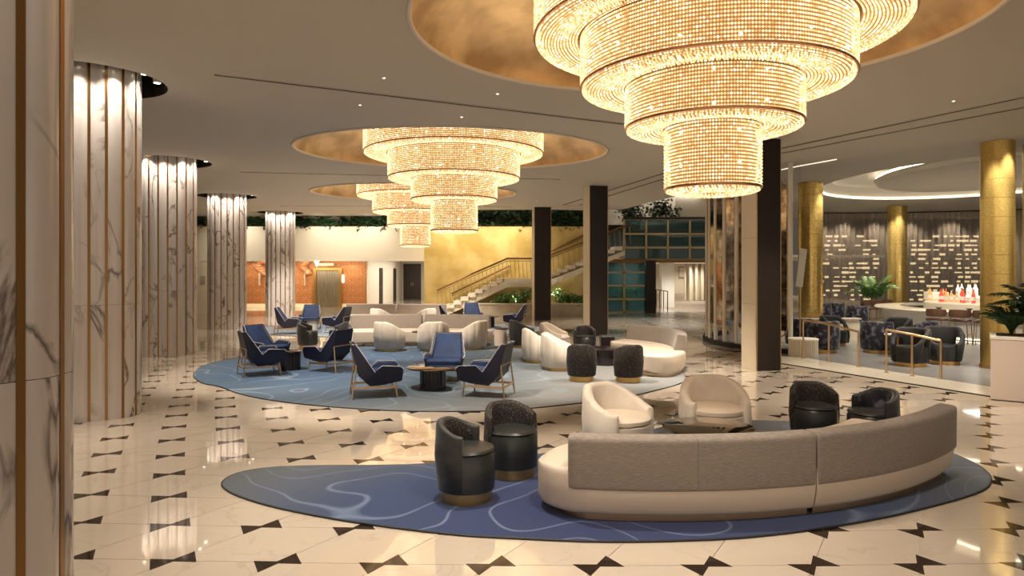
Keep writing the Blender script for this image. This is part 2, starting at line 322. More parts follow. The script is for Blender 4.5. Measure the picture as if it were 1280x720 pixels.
# ---------------------------------------------------------------- floor: marble rhombus tiles with bow-tie inlays
RUG1 = [(-2.75, 6.49), (-2.74, 6.70), (-2.62, 6.86), (-2.37, 6.97), (-1.9, 7.02), (-1.32, 7.03), (-0.79, 7.1), (-0.2, 7.25), (0.3, 7.45), (0.65, 7.68), (1.3, 8.15), (1.9, 8.72), (2.5, 9.05), (3.23, 9.13),
        (3.9, 9.0), (4.5, 8.55), (4.8, 7.9), (4.83, 7.23), (4.75, 6.85), (4.57, 6.51), (4.26, 6.2), (3.7, 5.87), (2.98, 5.52), (2.21, 5.24), (1.55, 5.09), (0.71, 5.04), (0.0, 5.11), (-0.49, 5.19),
        (-1.27, 5.44), (-1.95, 5.75), (-2.41, 6.05), (-2.66, 6.3)]
RUG2 = [(-6.2, 13.3), (-5.6, 12.3), (-5.07, 11.85), (-4.44, 11.15), (-3.73, 10.6), (-2.86, 10.16), (-1.84, 9.84), (-0.91, 9.75), (0, 9.87), (0.97, 10.34), (1.78, 10.84), (2.38, 11.45), (3.0, 12.2), (3.3, 13.0),
        (3.45, 14.3), (3.3, 15.8), (2.8, 17.2), (1.9, 18.4), (0.6, 19.4), (-1.0, 19.9), (-2.6, 19.8), (-3.8, 19.0), (-4.5, 17.9), (-5.2, 17.3), (-5.9, 16.9), (-6.4, 15.9), (-6.55, 14.6)]
RUG3 = [(-4.0 + 5.2 * cos(t) * 1.0, 23.9 + 3.1 * sin(t)) for t in (2 * pi * k / 40 for k in range(40))]
def spline(poly, n=4):
    out = []; m = len(poly)
    for i in range(m):
        p0, p1, p2, p3 = (poly[(i + k) % m] for k in (-1, 0, 1, 2))
        for s in range(n):
            t = s / n; out.append(tuple(0.5 * ((2 * p1[a]) + (-p0[a] + p2[a]) * t + (2 * p0[a] - 5 * p1[a] + 4 * p2[a] - p3[a]) * t * t + (-p0[a] + 3 * p1[a] - 3 * p2[a] + p3[a]) * t ** 3) for a in (0, 1)))
    return out
def inside(p, poly):
    c = False; j = len(poly) - 1
    for i in range(len(poly)):
        a, b = poly[i], poly[j]
        if (a[1] > p[1]) != (b[1] > p[1]) and p[0] < (b[0] - a[0]) * (p[1] - a[1]) / (b[1] - a[1]) + a[0]: c = not c
        j = i
    return c
CX = (-2.34995, 0.73537, 0.01094, -0.00015, -0.00098, 0.00314); CY = (4.73268, -0.03577, 0.64727, 0.00382, -0.00464, -0.00086)
def lat(u, j):
    """floor position of inlay u in row j of the slightly fanned tile lattice"""
    w = u - j / 2; wc = min(max(w, -5), 13); jc = min(max(j, -1), 10); out = []
    for c in (CX, CY):
        v = c[0] + c[1] * wc + c[2] * jc + c[3] * wc * wc + c[4] * wc * jc + c[5] * jc * jc
        v += (c[1] + 2 * c[3] * wc + c[4] * jc) * (w - wc) + (c[2] + c[4] * wc + 2 * c[5] * jc) * (j - jc)
        out.append(v)
    return out
TH0, TH1 = (5.35, 16.0), (8.55, 8.95)          # line where the lobby marble ends towards the bar
def lobby(p): return (p[0] - TH0[0]) * (TH1[1] - TH0[1]) - (p[1] - TH0[1]) * (TH1[0] - TH0[0]) > 0 or p[1] > 16.6 and p[0] < 9
def seen(p): return p[1] > 3.2 and abs(p[0] / p[1]) < 0.78 and p[1] < 50
floor = MB().box((2, 27, -0.056), (44, 78, 0.1)).build('floor', 'grout'); tag(floor, kind='structure')
bows, tiles, hidden = [], [], []
for j in range(-4, 74):
    for u in range(-40 + j // 2, 36 + j // 2):
        p = lat(u, j)
        if not (-17 < p[0] < 14 and -1 < p[1] < 52): continue
        q = [lat(u, j), lat(u + 1, j), lat(u + 2, j + 1), lat(u + 1, j + 1)]
        c = [sum(a[k] for a in q) / 4 for k in (0, 1)]
        if all(lobby(a) for a in q): tiles.append((0 if seen(c) else 1, c[0] ** 2 + c[1] ** 2, c, q))
        if lobby((p[0] + 0.2, p[1] + 0.2)) and not any(inside(p, r) for r in (RUG1, RUG2)): bows.append((0 if seen(p) else 1, p[0] ** 2 + p[1] ** 2, p, (u, j)))
tiles.sort(key=lambda t: t[:2]); bows.sort(key=lambda t: t[:2])
def tile(mb, c, q):
    g = 0.004; qq = []
    for a in q:
        d = Vector((c[0] - a[0], c[1] - a[1])); d = d / d.length * g; qq.append((a[0] + d.x, a[1] + d.y))
    return mb.prism(qq, -0.006, 0.0)
far = MB()
for i, (_, _, c, q) in enumerate(tiles):
    if i < 300: tile(MB(), c, q).build('marble_tile', 'floor', floor)
    else: tile(far, c, q)
tag(far.build('marble_tile_field', 'floor', floor), kind='stuff')
def bow_poly(u, j):
    p = lat(u, j); a = lat(u + 1, j); t = atan2(a[1] - p[1], a[0] - p[0]) + R(30)
    return p, t
bow_me = MB().prism([(-0.142, -0.104), (0, -0.02), (0.142, -0.104), (0.142, 0.104), (0, 0.02), (-0.142, 0.104)], -0.003, 0.0006).mesh('bow_tie_inlay', M['bow'])
farb = MB()
for i, (_, _, p, k) in enumerate(bows):
    p, t = bow_poly(*k)
    if i < 300: put(bow_me, 'bow_tie_inlay', floor, (p[0], p[1], 0), t)
    elif p[1] > 0: farb.prism([(p[0] + x * cos(t) - y * sin(t), p[1] + x * sin(t) + y * cos(t)) for x, y in [(-0.142, -0.104), (0, -0.02), (0.142, -0.104), (0.142, 0.104), (0, 0.02), (-0.142, 0.104)]], -0.003, 0.0006)
tag(farb.build('bow_tie_inlay_field', 'bow', floor), kind='stuff')
# the bar's own floor with a lit cream threshold
bar_floor = MB().prism([(6.75, 15.95), (8.45, 11.5), (9.6, 8.0), (26, 8.0), (26, 34), (5.6, 34), (5.4, 22), (5.9, 17)], -0.05, 0.004).build('floor_bar', 'barfloor'); tag(bar_floor, kind='structure')
th = MB().prism([(5.42, 16.0), (8.6, 8.95), (9.6, 8.0), (8.45, 11.5), (6.75, 15.95), (5.9, 17)], -0.05, 0.008).build('trim_1', 'step'); tag(th, kind='structure')
MB().prism([(5.36, 16.0), (8.56, 8.95), (8.62, 8.95), (5.42, 16.0)], -0.05, 0.009).build('edge_strip', 'slot', th)

# ---------------------------------------------------------------- ceiling with three gold-leaf domes, column slots and the bar cove
DOMES = [(1.95, 7.45, 3.05, 2.75, R(0)), (-1.3, 15.2, 3.45, 2.6, R(7)), (-3.3, 23.2, 3.45, 2.6, R(7))]
CHANDS = [(2.2, 7.5), (-1.27, 15.0), (-3.3, 23.3)]
COLS = [(-2.695, 2.95), (-5.98, 9.65), (-8.45, 16.75), (-10.16, 24.35), (-10.55, 31.1)]
COVE = (14.0, 19.9, 4.4, 5.6, 0.0)
def plate(name, outer, holes, z, m, parent=None, thick=0.0):
    b = bmesh.new(); es = []
    for lp in [outer] + holes:
        vs = [b.verts.new((p[0], p[1], z)) for p in lp]
        es += [b.edges.new((vs[i], vs[(i + 1) % len(vs)])) for i in range(len(vs))]
    bmesh.ops.triangle_fill(b, edges=es, use_beauty=True)
    for f in b.faces:
        if f.normal.z > 0: f.normal_flip()
    me = bpy.data.meshes.new(name); b.to_mesh(me); b.free(); me.materials.append(M[m])
    o = bpy.data.objects.new(name, me); COL.objects.link(o)
    if parent is not None: o.parent = parent
    if thick:
        md = o.modifiers.new('depth', 'SOLIDIFY'); md.thickness = thick; md.offset = -1
    return o
outer = [(-18, -4), (25, -4), (25, 34.5), (11.5, 34.5), (9.5, 28), (8.3, 22.6), (6.25, 21.9), (4.67, 29.5), (3.6, 30.0), (2.0, 29.6), (-3, 29.7), (-5.5, 31.5), (-7.5, 34.5), (-18, 35)]
holes = [ell(*d) for d in DOMES] + [ell(c[0] + 0.0, c[1], 1.0, 1.0, 0, 40) for c in COLS] + [ell(*COVE)]
ceiling = plate('ceiling', outer, holes, CEIL, 'ceil'); tag(ceiling, kind='structure')
for i, (cx, cy_, rx, ry, rot) in enumerate(DOMES):
    rs = []
    for k in range(13):
        a = k / 12 * pi / 2; f = cos(a) ** 0.8 if k < 12 else 0.02; rs.append([(x, y, CEIL + 0.8 * sin(a)) for x, y in ell(cx, cy_, rx * f, ry * f, rot, 72)])
    MB().rings(rs, True, False).build('gold_dome', 'leaf', ceiling, 60)
    ring = ell(cx, cy_, rx, ry, rot, 72)
    MB().tube([(x, y, CEIL - 0.005) for x, y in ring], 0.028, 6, True).build('dome_rim', 'ceilw', ceiling, 60)
for c in COLS:
    MB().rings([[(x, y, CEIL) for x, y in ell(c[0], c[1], 1.0, 1.0, 0, 40)], [(x, y, CEIL + 0.35) for x, y in ell(c[0], c[1], 1.0, 1.0, 0, 40)], [(x, y, CEIL + 0.35) for x, y in ell(c[0], c[1], 0.5, 0.5, 0, 40)]], True, False).build('column_slot', 'slot', ceiling)
# bar cove: raised ceiling, hanging oval, led strips
cx, cy_, rx, ry, _ = COVE
MB().rings([[(x, y, CEIL) for x, y in ell(cx, cy_, rx, ry)], [(x, y, CEIL + 0.45) for x, y in ell(cx, cy_, rx, ry)]], True, False).build('cove_wall', 'ceilw', ceiling, 40)
plate('raised_ceiling', ell(cx, cy_, rx, ry), [], CEIL + 0.45, 'ceilw', ceiling)
oval = MB().rings([[(x, y, CEIL + 0.10) for x, y in ell(cx + 0.5, cy_ - 0.3, 3.3, 4.3)], [(x, y, CEIL + 0.22) for x, y in ell(cx + 0.5, cy_ - 0.3, 3.4, 4.4)]], True, True).build('ceiling_oval', 'ceil', ceiling)
MB().tube([(x, y, CEIL + 0.30) for x, y in ell(cx + 0.45, cy_ - 0.25, 3.25, 4.25)], 0.03, 6, True).build('cove_led', 'led', ceiling)
MB().tube([(x, y, CEIL + 0.05) for x, y in ell(cx, cy_, rx - 0.03, ry - 0.03)], 0.022, 6, True).build('cove_led', 'led', ceiling)
MB().tube([(7.0, 18.2, CEIL - 0.012), (7.3, 17.3, CEIL - 0.012), (7.75, 16.3, CEIL - 0.012)], 0.013, 6).build('cove_led', 'ledsoft', ceiling)
# slot air diffusers, each a pair of black blades in a thin frame
def slot_line(a, b, label, wid=0.09):
    d = Vector((b[0] - a[0], b[1] - a[1])); L_ = d.length; t = atan2(d.y, d.x); r = thing('slot_diffuser', label, 'air diffuser', ((a[0] + b[0]) / 2, (a[1] + b[1]) / 2, CEIL), t)
    MB().box((0, 0, -0.002), (L_, wid, 0.008)).build('slot_bed', 'slot', r)
    for y in (-wid / 2, 0, wid / 2): MB().box((0, y, -0.006), (L_, 0.012, 0.012)).build('slot_blade', 'ceil' if y else 'black', r)
def cpt(x, y): Y = F * (CEIL - EYE) / (HOR - y); return ((x - 640) / F * Y, Y)
slot_line(cpt(268, 93), cpt(782, 155), 'long thin air slot across the ceiling in front of the middle chandelier', 0.08)
slot_line(cpt(1300, 117), cpt(968, 187), 'black slot diffuser running past the big chandelier, farther from the bar cove')
slot_line(cpt(1300, 130), cpt(968, 193), 'black slot diffuser running past the big chandelier, beside the bar cove')
slot_line(cpt(834, 215), cpt(704, 256), 'black slot diffuser reaching the middle dark pillar, on its lobby side')
slot_line(cpt(834, 222), cpt(724, 256), 'black slot diffuser reaching the middle dark pillar, on its glass wall side')
slot_line(cpt(300, 215), cpt(700, 224), 'faint air slot across the ceiling between the middle and far chandeliers', 0.05)
slot_line(cpt(350, 257), cpt(640, 258.5), 'faint air slot across the ceiling behind the far chandelier', 0.05)
for (px, py, lab) in [(480, 97, 'tiny ceiling downlight beside the big gold dome'), (450, 131, 'tiny ceiling downlight between long air slot and middle dome'), (577, 146, 'tiny ceiling downlight at the rim of the middle gold dome'),
                      (622, 117, 'tiny ceiling downlight in front of the long air slot'), (1192, 126, 'tiny ceiling downlight beside the double black slots'), (671, 251, 'tiny ceiling downlight in front of the far dark pillar')]:
    x, y = cpt(px, py); r = thing('ceiling_downlight', lab, 'downlight', (x, y, CEIL))
    MB().lathe([(0.03, 0.0), (0.03, -0.008), (0.02, -0.008), (0.018, 0.0)], 16).build('ring', 'ceilw', r); MB().lathe([(0.018, -0.001), (0.017, -0.006)], 16).build('lens', 'lamp', r)

# ---------------------------------------------------------------- marble columns
def make_column():
    r = thing('marble_column', '', 'column'); n = 22; rad = 0.635; pitch = 2 * pi / n; hi = CEIL + 0.34; EX = 3.6
    def raw(a):
        c, s = cos(a), sin(a); k = (abs(c) ** EX + abs(s) ** EX) ** (-1 / EX); return (rad * k * c, rad * k * s)
    fine = [raw(-pi / 2 + 2 * pi * i / 1440) for i in range(1441)]; acc = [0.0]
    for i in range(1440): acc.append(acc[-1] + math.dist(fine[i], fine[i + 1]))
    def pt(a, dr=0.0):
        s = (a / (2 * pi)) % 1.0 * acc[-1]; lo_, hi_ = 0, 1440
        while hi_ - lo_ > 1:
            m_ = (lo_ + hi_) // 2
            if acc[m_] <= s: lo_ = m_
            else: hi_ = m_
        f = (s - acc[lo_]) / (acc[hi_] - acc[lo_]); p, q = Vector(fine[lo_]), Vector(fine[hi_]); t = (q - p).normalized(); o = p.lerp(q, f) + Vector((t.y, -t.x)) * dr; return (o.x, o.y)
    for i in range(n):
        a0 = i * pitch + 0.024; a1 = (i + 1) * pitch - 0.024
        for z0, z1 in ((0.0, 1.555), (1.558, hi)):
            inn = [pt(a0, -0.04), pt(a1, -0.04)]; out = [pt(a1 + (a0 - a1) * k / 6, 0.014 * (1 - (2 * k / 6 - 1) ** 2)) for k in range(7)]
            MB().prism(inn + out, z0, z1).build('marble_panel', 'marble', r, 30)
        a = i * pitch; p = pt(a, -0.005); MB().prism([pt(a - 0.024, -0.04), pt(a - 0.024, 0.004), pt(a + 0.024, 0.004), pt(a + 0.024, -0.04)], 0, hi).build('brass_strip', 'strip', r)
    MB().lathe([(0.56, 0), (0.56, hi)], 32).build('core', 'black', r)
    return r
colk = Kind(make_column)
for c, lab in zip(COLS, ['marble and brass column first in the row, in front of the boldly veined one', 'boldly veined marble column with a lit ceiling slot, second in the row',
                         'marble column with fine veins between the boldly veined one and the plain ones', 'plain striped column with brass lines, between veined columns and elevator wall', 'slim looking striped column standing closest to the copper elevator wall']):
    colk.place(c[0], c[1], math.degrees(atan2(-c[1], -c[0])) + 90, lab, group='marble columns')
NEAR = ['the first marble column of the row', 'the boldly veined column', 'the finely veined column', 'the plain striped column', 'the slim striped column']
for c, nr, pw in zip(COLS, NEAR, (100, 95, 95, 95, 95)):
    for k, a in enumerate((-128, -98, -68, -38, -8, 22)):
        t = R(a); q = (c[0] + 0.86 * cos(t), c[1] + 0.86 * sin(t))
        o = MB().lathe([(0.055, 0.0), (0.06, 0.06), (0.03, 0.10)], 14, (q[0], q[1], CEIL + 0.06)).build('column_spotlight', 'ceilw'); tag(o, 'small round spotlight tucked in the ceiling slot around ' + nr, 'spotlight', 'spotlights around ' + nr)
        MB().lathe([(0.045, -0.002), (0.03, -0.001)], 14, (q[0], q[1], CEIL + 0.06)).build('lens', 'lamp', o)
        spot((q[0], q[1], CEIL + 0.05), (c[0] + 0.82 * cos(t), c[1] + 0.82 * sin(t), 0.0), pw, 115, 1.0, SOFT, 0.03)

# ---------------------------------------------------------------- square pillars
def pillar(x, y, wdt, rot, label):
    r = thing('pillar', label, 'pillar', (x, y, 0), R(rot), kind='structure')
    MB().box((wdt / 2, wdt / 2 + 0.012, CEIL / 2), (wdt, wdt, CEIL)).build('core', 'cream', r)
    MB().box((wdt / 2, 0.0, CEIL / 2), (wdt - 0.004, 0.02, CEIL)).build('dark_panel', 'dark', r)
    for z in (1.35, 2.7): MB().box((-0.001, wdt / 2, z), (0.004, wdt, 0.006)).build('joint', 'grout', r)
    for sx in (0.0, wdt): MB().box((sx, -0.004, CEIL / 2), (0.014, 0.03, CEIL)).build('edge_trim', 'bronze', r)
pillar(4.93, 13.76, 0.54, 13, 'square pillar with dark panel and cream side next to the mirrored screen')
pillar(2.42, 21.3, 0.60, 13, 'square pillar with dark panel standing behind the round black coffee table')
pillar(0.93, 28.4, 0.70, 6, 'square pillar with dark panel standing in front of the stair planter')

# ---------------------------------------------------------------- back of the lobby
YB = 33.0
bulk = MB().box((-10.5, YB + 0.15, 3.37), (12.5, 0.3, 1.66)).build('wall_bulkhead', 'cream'); tag(bulk, kind='structure')
MB().box((-10.5, YB + 0.02, 2.55), (12.5, 0.1, 0.05)).build('lit_edge', 'white', bulk)
gw = MB().box((0.05, YB + 0.15, 2.1), (8.6, 0.3, 4.2)).build('wall_gold', 'goldwall'); tag(gw, kind='structure')
gl = [MB().box((0, 0, 0), (sx - 0.006, 0.012, 0.694)).mesh('gold_leaf_sheet', M['goldwall']) for sx in (0.86,)]
for i in range(10):
    for k in range(6): put(gl[0], 'gold_leaf_sheet', gw, (-3.82 + 0.86 * i, YB - 0.003 - 0.002 * ((i * 7 + k * 3) % 3), 0.35 + 0.7 * k))
wl = MB().box((-16.2, YB + 0.15, 1.27), (3.4, 0.3, 2.54)).build('wall_far_left', 'cream'); tag(wl, kind='structure')
o = MB().box((0, 0, 0), (0.24, 0.02, 0.42)).build('wall_plaque', 'stone'); o.location = (-14.95, YB - 0.01, 1.6); tag(o, 'small grey plaque on the cream wall beside the striped column', 'plaque')
win = thing('window_1', None, None, (-16.3, YB, 0), kind='structure')
MB().box((0, 0.2, 3.6), (3.2, 0.05, 2.1)).build('pane', 'teal', win)
for z in (2.6, 3.4, 4.25): MB().box((0, 0.1, z), (3.2, 0.1, 0.07)).build('window_frame', 'bframe', win)
for x in (-1.5, 1.45): MB().box((x, 0.1, 3.6), (0.08, 0.1, 2.1)).build('window_frame', 'bframe', win)
lw = MB().box((-17.8, 15, 3), (0.3, 46, 6)).build('wall_left', 'cream'); tag(lw, kind='structure')
bk = MB().box((-2, 36.5, 6.2), (33, 0.3, 4.0)).build('wall_dark_backing', 'black'); tag(bk, kind='structure')  # painted black to stand for the dark space behind the hedges
# elevator lobby
cw = MB().box((-12.9, 39.0, 1.75), (9.2, 0.3, 3.5)).build('wall_copper', 'copper'); tag(cw, kind='structure')
cm = MB().box((0, 0, 0), (0.44, 0.02, 0.44)).mesh('copper_tile', M['copper'])
for i in range(20):
    for k in range(7):
        x = -17.1 + 0.45 * i
        if not (-11.4 < x < -9.55 and k < 5): put(cm, 'copper_tile', cw, (x, 38.845 - 0.004 * ((i * 5 + k * 3) % 4), 0.42 + 0.45 * k))
MB().box((-12.9, 38.82, 0.1), (9.2, 0.06, 0.2)).build('skirting', 'cream', cw)
el = thing('elevator', 'brushed steel elevator doors in a gold frame on the copper wall', 'elevator', (-10.45, 38.80, 0))
for s in (-1, 1): MB().box((s * 0.31, -0.05, 1.03), (0.61, 0.05, 2.06)).build('door', 'steel', el)
for s in (-1, 1): MB().box((s * 0.72, -0.08, 1.1), (0.18, 0.14, 2.24)).build('jamb', 'brass', el)
MB().box((0, -0.08, 2.16), (1.26, 0.14, 0.14)).build('header', 'brass', el); MB().box((-0.1, -0.06, 2.42), (0.9, 0.06, 0.16)).build('floor_indicator', 'steel', el)
o = MB().box((0, 0, 0), (0.13, 0.04, 0.42)).build('call_panel', 'lamp', None, bevel=0.01); o.location = (-9.62, 38.79, 1.62); tag(o, 'small lit call panel on copper wall beside the elevator doors', 'call panel')
def petal_lamp(x, z, label):
    r = thing('wall_sculpture', label, 'wall sculpture', (x, 38.80, z)); rnd = random.Random(int(x * 10))
    for k in range(7):
        a = k * 0.9; px, pz, rr = 0.28 * cos(a) * (0.4 + 0.6 * rnd.random()), 0.12 * k - 0.2, 0.20 + 0.1 * rnd.random(); rs = []
        for q in range(5):
            f = q / 4; rs.append([(px + rr * f * cos(t) * 1.2, -0.28 + 0.22 * f * f - 0.03 * sin(3 * t) * f, pz + rr * f * sin(t) * 0.7) for t in (2 * pi * i / 14 for i in range(14))])
        MB().rings(rs, True, False).build('petal', 'petal', r, 50)
    MB().tube([(0, -0.12, -0.2), (0.02, -0.2, -0.5), (0, -0.12, -0.9)], 0.05, 8).build('stem', 'stone', r); MB().tube([(0, 0.0, 0.1), (0, -0.2, 0.1)], 0.04, 8).build('bracket', 'brass', r)
petal_lamp(-11.75, 2.15, 'copper petal wall sculpture between slim column and elevator frame'); petal_lamp(-14.3, 2.15, 'copper petal wall sculpture between the two striped columns')
r = thing('pendant_lamp', 'white cone pendant lamp hanging before the elevator', 'lamp', (-10.3, 36.0, 2.3)); MB().lathe([(0.02, 0.0), (0.16, 0.36), (0.15, 0.36), (0.0, 0.02)], 20).build('shade', 'lamp', r); MB().tube([(0, 0, 0.3), (0, 0, 0.62)], 0.01, 6).build('cord', 'black', r)
# corridor with dark doors
for nm, c, d in [('wall_corridor', (-8.3, 45.0, 1.75), (0.2, 12.2, 3.5)), ('wall_corridor_end', (-5.8, 51.1, 1.75), (6, 0.2, 3.5)), ('wall_corridor_side', (-4.15, 42.3, 2.1), (0.2, 18.2, 4.2))]:
    tag(MB().box(c, d).build(nm, 'white'), kind='structure')
co = MB().box((-10.2, 42.3, 2.93), (14.6, 18.4, 0.12)).build('ceiling_corridor', 'white'); tag(co, kind='structure')
d1 = thing('door_1', None, None, (-7.45, 51.0, 0), kind='structure')
for s in (-1, 1): dd = MB().box((s * 0.33, -0.03, 1.3), (0.65, 0.06, 2.6)).build('door_leaf', 'doorwood', d1); MB().box((s * 0.07, -0.09, 1.1), (0.03, 0.05, 0.24)).build('handle', 'steel', dd)
for n_, y, hh in (('door_2', 42.6, 2.25), ('door_3', 47.6, 2.25)):
    d2 = thing(n_, None, None, (-8.19, y, 0), kind='structure'); MB().box((0.02, 0, hh / 2), (0.05, 0.95, hh)).build('door_leaf', 'doorwood', d2); MB().box((0.07, -0.3, 1.05), (0.05, 0.14, 0.03)).build('handle', 'steel', d2)
area((-11.5, 36.2, 2.82), (-11.5, 37.2, 0), 330, 7, 1.2, WARM); area((-6.3, 43, 2.82), (-6.3, 43, 0), 220, 2.4, 9, SOFT)
for x in (-15, -12.9, -11.0, -9.2): spot((x, 37.2, 2.84), (x, 38.8, 1.2), 160, 75, 0.8, WARM)
for x in (-13.2, -11.2, -9.0, -6.8): spot((x, 31.4, CEIL - 0.03), (x, 33, 3.4), 230, 110, 0.9, SOFT)
# hedges along the parapets
def leaf_cloud(n, boxes, size, seed):
    rnd = random.Random(seed); mb = MB()
    for _ in range(n):
        b0, b1 = rnd.choice(boxes); c = Vector([rnd.uniform(b0[k], b1[k]) for k in range(3)]); a, e = rnd.uniform(0, 2 * pi), rnd.uniform(-1.1, 0.6); s = size * rnd.uniform(0.6, 1.3)
        d = Vector((cos(a) * cos(e), sin(a) * cos(e), sin(e))); u = d.cross(Vector((rnd.uniform(-1, 1), rnd.uniform(-1, 1), 1))).normalized(); k = c + d * s * 0.5 + Vector((0, 0, s * 0.12))
        mb.add([c, k + u * s * 0.28, c + d * s, k - u * s * 0.28], [(0, 1, 2, 3)])
    return mb
def hedge(x0, x1, y, z0, z1, n, label, seed):
    r = thing('parapet_hedge', label, 'hedge', ((x0 + x1) / 2, y, z0)); hx = (x1 - x0) / 2; bx = []
    rnd = random.Random(seed); k = max(4, int((x1 - x0) / 0.6))
    for i in range(k):
        a = -hx + (x1 - x0) * i / k; b = a + (x1 - x0) / k; dz = rnd.uniform(-0.25, 0.0); bx.append(((a, -0.3, dz), (b, 0.25, z1 - z0 + rnd.uniform(-0.15, 0.1))))
    tag(leaf_cloud(n, bx, 0.28, seed).build('foliage', 'leafd', r), kind='stuff'); MB().box((0, 0.15, (z1 - z0) / 2 - 0.05), (x1 - x0, 0.3, z1 - z0)).build('black_core', 'black', r)  # solid black block fills the inside behind the leaves
    MB().box((0, 0.1, 0.06), (x1 - x0, 0.5, 0.12)).build('trough', 'stem', r)
hedge(-16.5, -4.55, YB + 0.35, 4.2, 4.66, 4200, 'dark trailing hedge on top of the cream bulkhead', 3)
hedge(-3.9, 4.2, YB + 0.35, 4.2, 5.1, 3200, 'dark trimmed hedge on top of the gold wall', 4)

# staircase in front of the gold wall
st = thing('staircase', 'pale marble staircase with landing in front of the gold wall', 'staircase', (0, 31.9, 0)); Y0, Y1 = -0.55, 0.95
step_me = MB().box((0, 0.2, 0), (0.36, 1.5, 0.17)).mesh('step', M['marblestep'])
for k in range(10): put(step_me, 'step', st, (-3.5 + 0.33 * k, 0, 0.085 + 0.17 * k))
MB().box((0.55, 0.2, 1.62), (1.95, 1.5, 0.17)).build('landing', 'marblestep', st)
for k in range(10): put(step_me, 'step', st, (1.65 + 0.36 * k, 0, 1.785 + 0.145 * k))
MB().rings([[(-3.7, y, 0.0), (-0.35, y, 1.54), (1.5, y, 1.54), (5.2, y, 3.0), (5.2, y, 2.78), (1.6, y, 1.3), (-0.2, y, 1.3), (-3.0, y, 0.0)] for y in (Y0 + 0.1, Y1 - 0.1)], True, True).build('stringer', 'marblestep', st)
def handrail(pts, y, label, posts, zb, name='stair_railing'):
    r = thing(name, label, 'railing', (pts[0][0], y, 0)); P = [(p[0] - pts[0][0], 0, p[1]) for p in pts]
    MB().tube(P, 0.045, 8).build('handrail', 'rail', r); MB().tube([(p[0], 0, p[2] - 0.11) for p in P], 0.018, 6).build('lower_rail', 'rail', r)
    for i in range(posts):
        f = i / (posts - 1) * (len(P) - 1); k = min(int(f), len(P) - 2); g = f - k; x = P[k][0] + (P[k + 1][0] - P[k][0]) * g; z = P[k][2] + (P[k + 1][2] - P[k][2]) * g
        MB().tube([(x, 0, z - 0.1), (x + 0.06, 0, z - zb)], 0.012, 5).build('baluster', 'bframe', r)
    return r
handrail([(-3.45, 1.15), (-1.8, 1.93), (-0.22, 2.62), (1.35, 2.62), (3.4, 3.40), (5.4, 4.2)], 31.9 + Y0 + 0.05, 'bronze railing along the open side of the stair', 44, 0.92)
r = handrail([(-2.9, 0.95), (-0.1, 2.3)], 31.9 + Y1 - 0.02, 'bronze handrail fixed along the lower flight of the gold wall', 4, 0.16, 'wall_handrail')
r = handrail([(1.4, 2.75), (4.6, 4.35)], 31.9 + Y1 - 0.02, 'bronze handrail fixed along the upper flight of the gold wall', 4, 0.16, 'wall_handrail')
for x in (-3.6, -2.2, -0.8, 0.4): spot((x, 31.0, CEIL + 0.3), (x, 33, 2.4), 260, 85, 0.95, WARM)
# planter under the stair
pl = thing('stair_planter', 'low stone planter wall running under the staircase', 'planter', (1.2, 31.0, 0)); MB().box((0, 0, 0.27), (6.0, 0.16, 0.54)).build('front_wall', 'stone', pl)
for x in (-2.95, 2.95): MB().box((x, 0.35, 0.27), (0.1, 0.6, 0.54)).build('end_wall', 'stone', pl)
MB().box((0, 0.35, 0.22), (5.9, 0.55, 0.44)).build('soil_bed', 'soil', pl); MB().box((0, 0, 0.56), (6.04, 0.22, 0.04)).build('capping', 'marblestep', pl)
def shrub(x, y, z, h, rad, n, label, m='leafg', size=0.16, seed=1, name='leafy_shrub', group=None):
    r = thing(name, label, 'shrub', (x, y, z), group=group); rnd = random.Random(seed); bx = []
    for k in range(7):
        a = rnd.uniform(0, 6.28); q = rad * rnd.uniform(0.2, 0.8); zz = rnd.uniform(0.25, 0.8) * h; s = rad * 0.4; bx.append(((q * cos(a) - s, q * sin(a) - s, zz - s), (q * cos(a) + s, q * sin(a) + s, zz + s)))
        MB().tube([(0, 0, 0), (q * cos(a) * 0.5, q * sin(a) * 0.5, zz * 0.6), (q * cos(a), q * sin(a), zz)], 0.012, 5).build('stem', 'stem', r)
    tag(leaf_cloud(n, bx, size, seed).build('foliage', m, r), kind='stuff')
for i, (px, h) in enumerate([(622, 0.5), (634, 0.6), (645, 0.75), (656, 0.85), (700, 0.8), (712, 0.6), (722, 0.55)]):
    shrub((px - 640) / F * 31.3, 31.3, 0.44, h, 0.38, 170, 'small bright green shrub in the stair planter, between stair foot and far dark pillar' if px < 680 else 'small bright green shrub in the stair planter, between the two dark pillars', seed=20 + i, group='shrubs in the stair planter')
for x in (0.15, 1.95):
    spot((x, 31.35, 0.62), (x + 0.1, 31.75, 2.2), 170, 110, 0.9, COOL)

# ---------------------------------------------------------------- glass wall and passage at the back
gx = lambda px: (px - 640) / F * 33.5
gz = lambda py: EYE + (HOR - py) * 33.5 / F
gwall = thing('glass_wall', 'bronze framed teal glass wall with a grid of panes', 'glass wall', (0, 33.5, 0))
XS = [752, 780, 807.5, 834.5, 862, 890]
up = [274, 292.5, 309.5, 325]; lo = [325, 340.5, 357, 374, 390.5]
def pane(x0, x1, y0, y1): return MB().box(((gx(x0) + gx(x1)) / 2, 0, (gz(y0) + gz(y1)) / 2), (gx(x1) - gx(x0) - 0.06, 0.02, gz(y0) - gz(y1) - 0.06)).build('pane', 'glass', gwall)
for i in range(1, 5):
    for k in range(3): pane(XS[i], XS[i + 1], up[k], up[k + 1])
for i in range(2):
    for k in range(4): pane(XS[i], XS[i + 1], lo[k], lo[k + 1])
for i in range(1, 6): MB().box((gx(XS[i]), -0.02, (gz(274) + gz(325)) / 2), (0.09, 0.1, gz(274) - gz(325))).build('mullion', 'bframe', gwall)
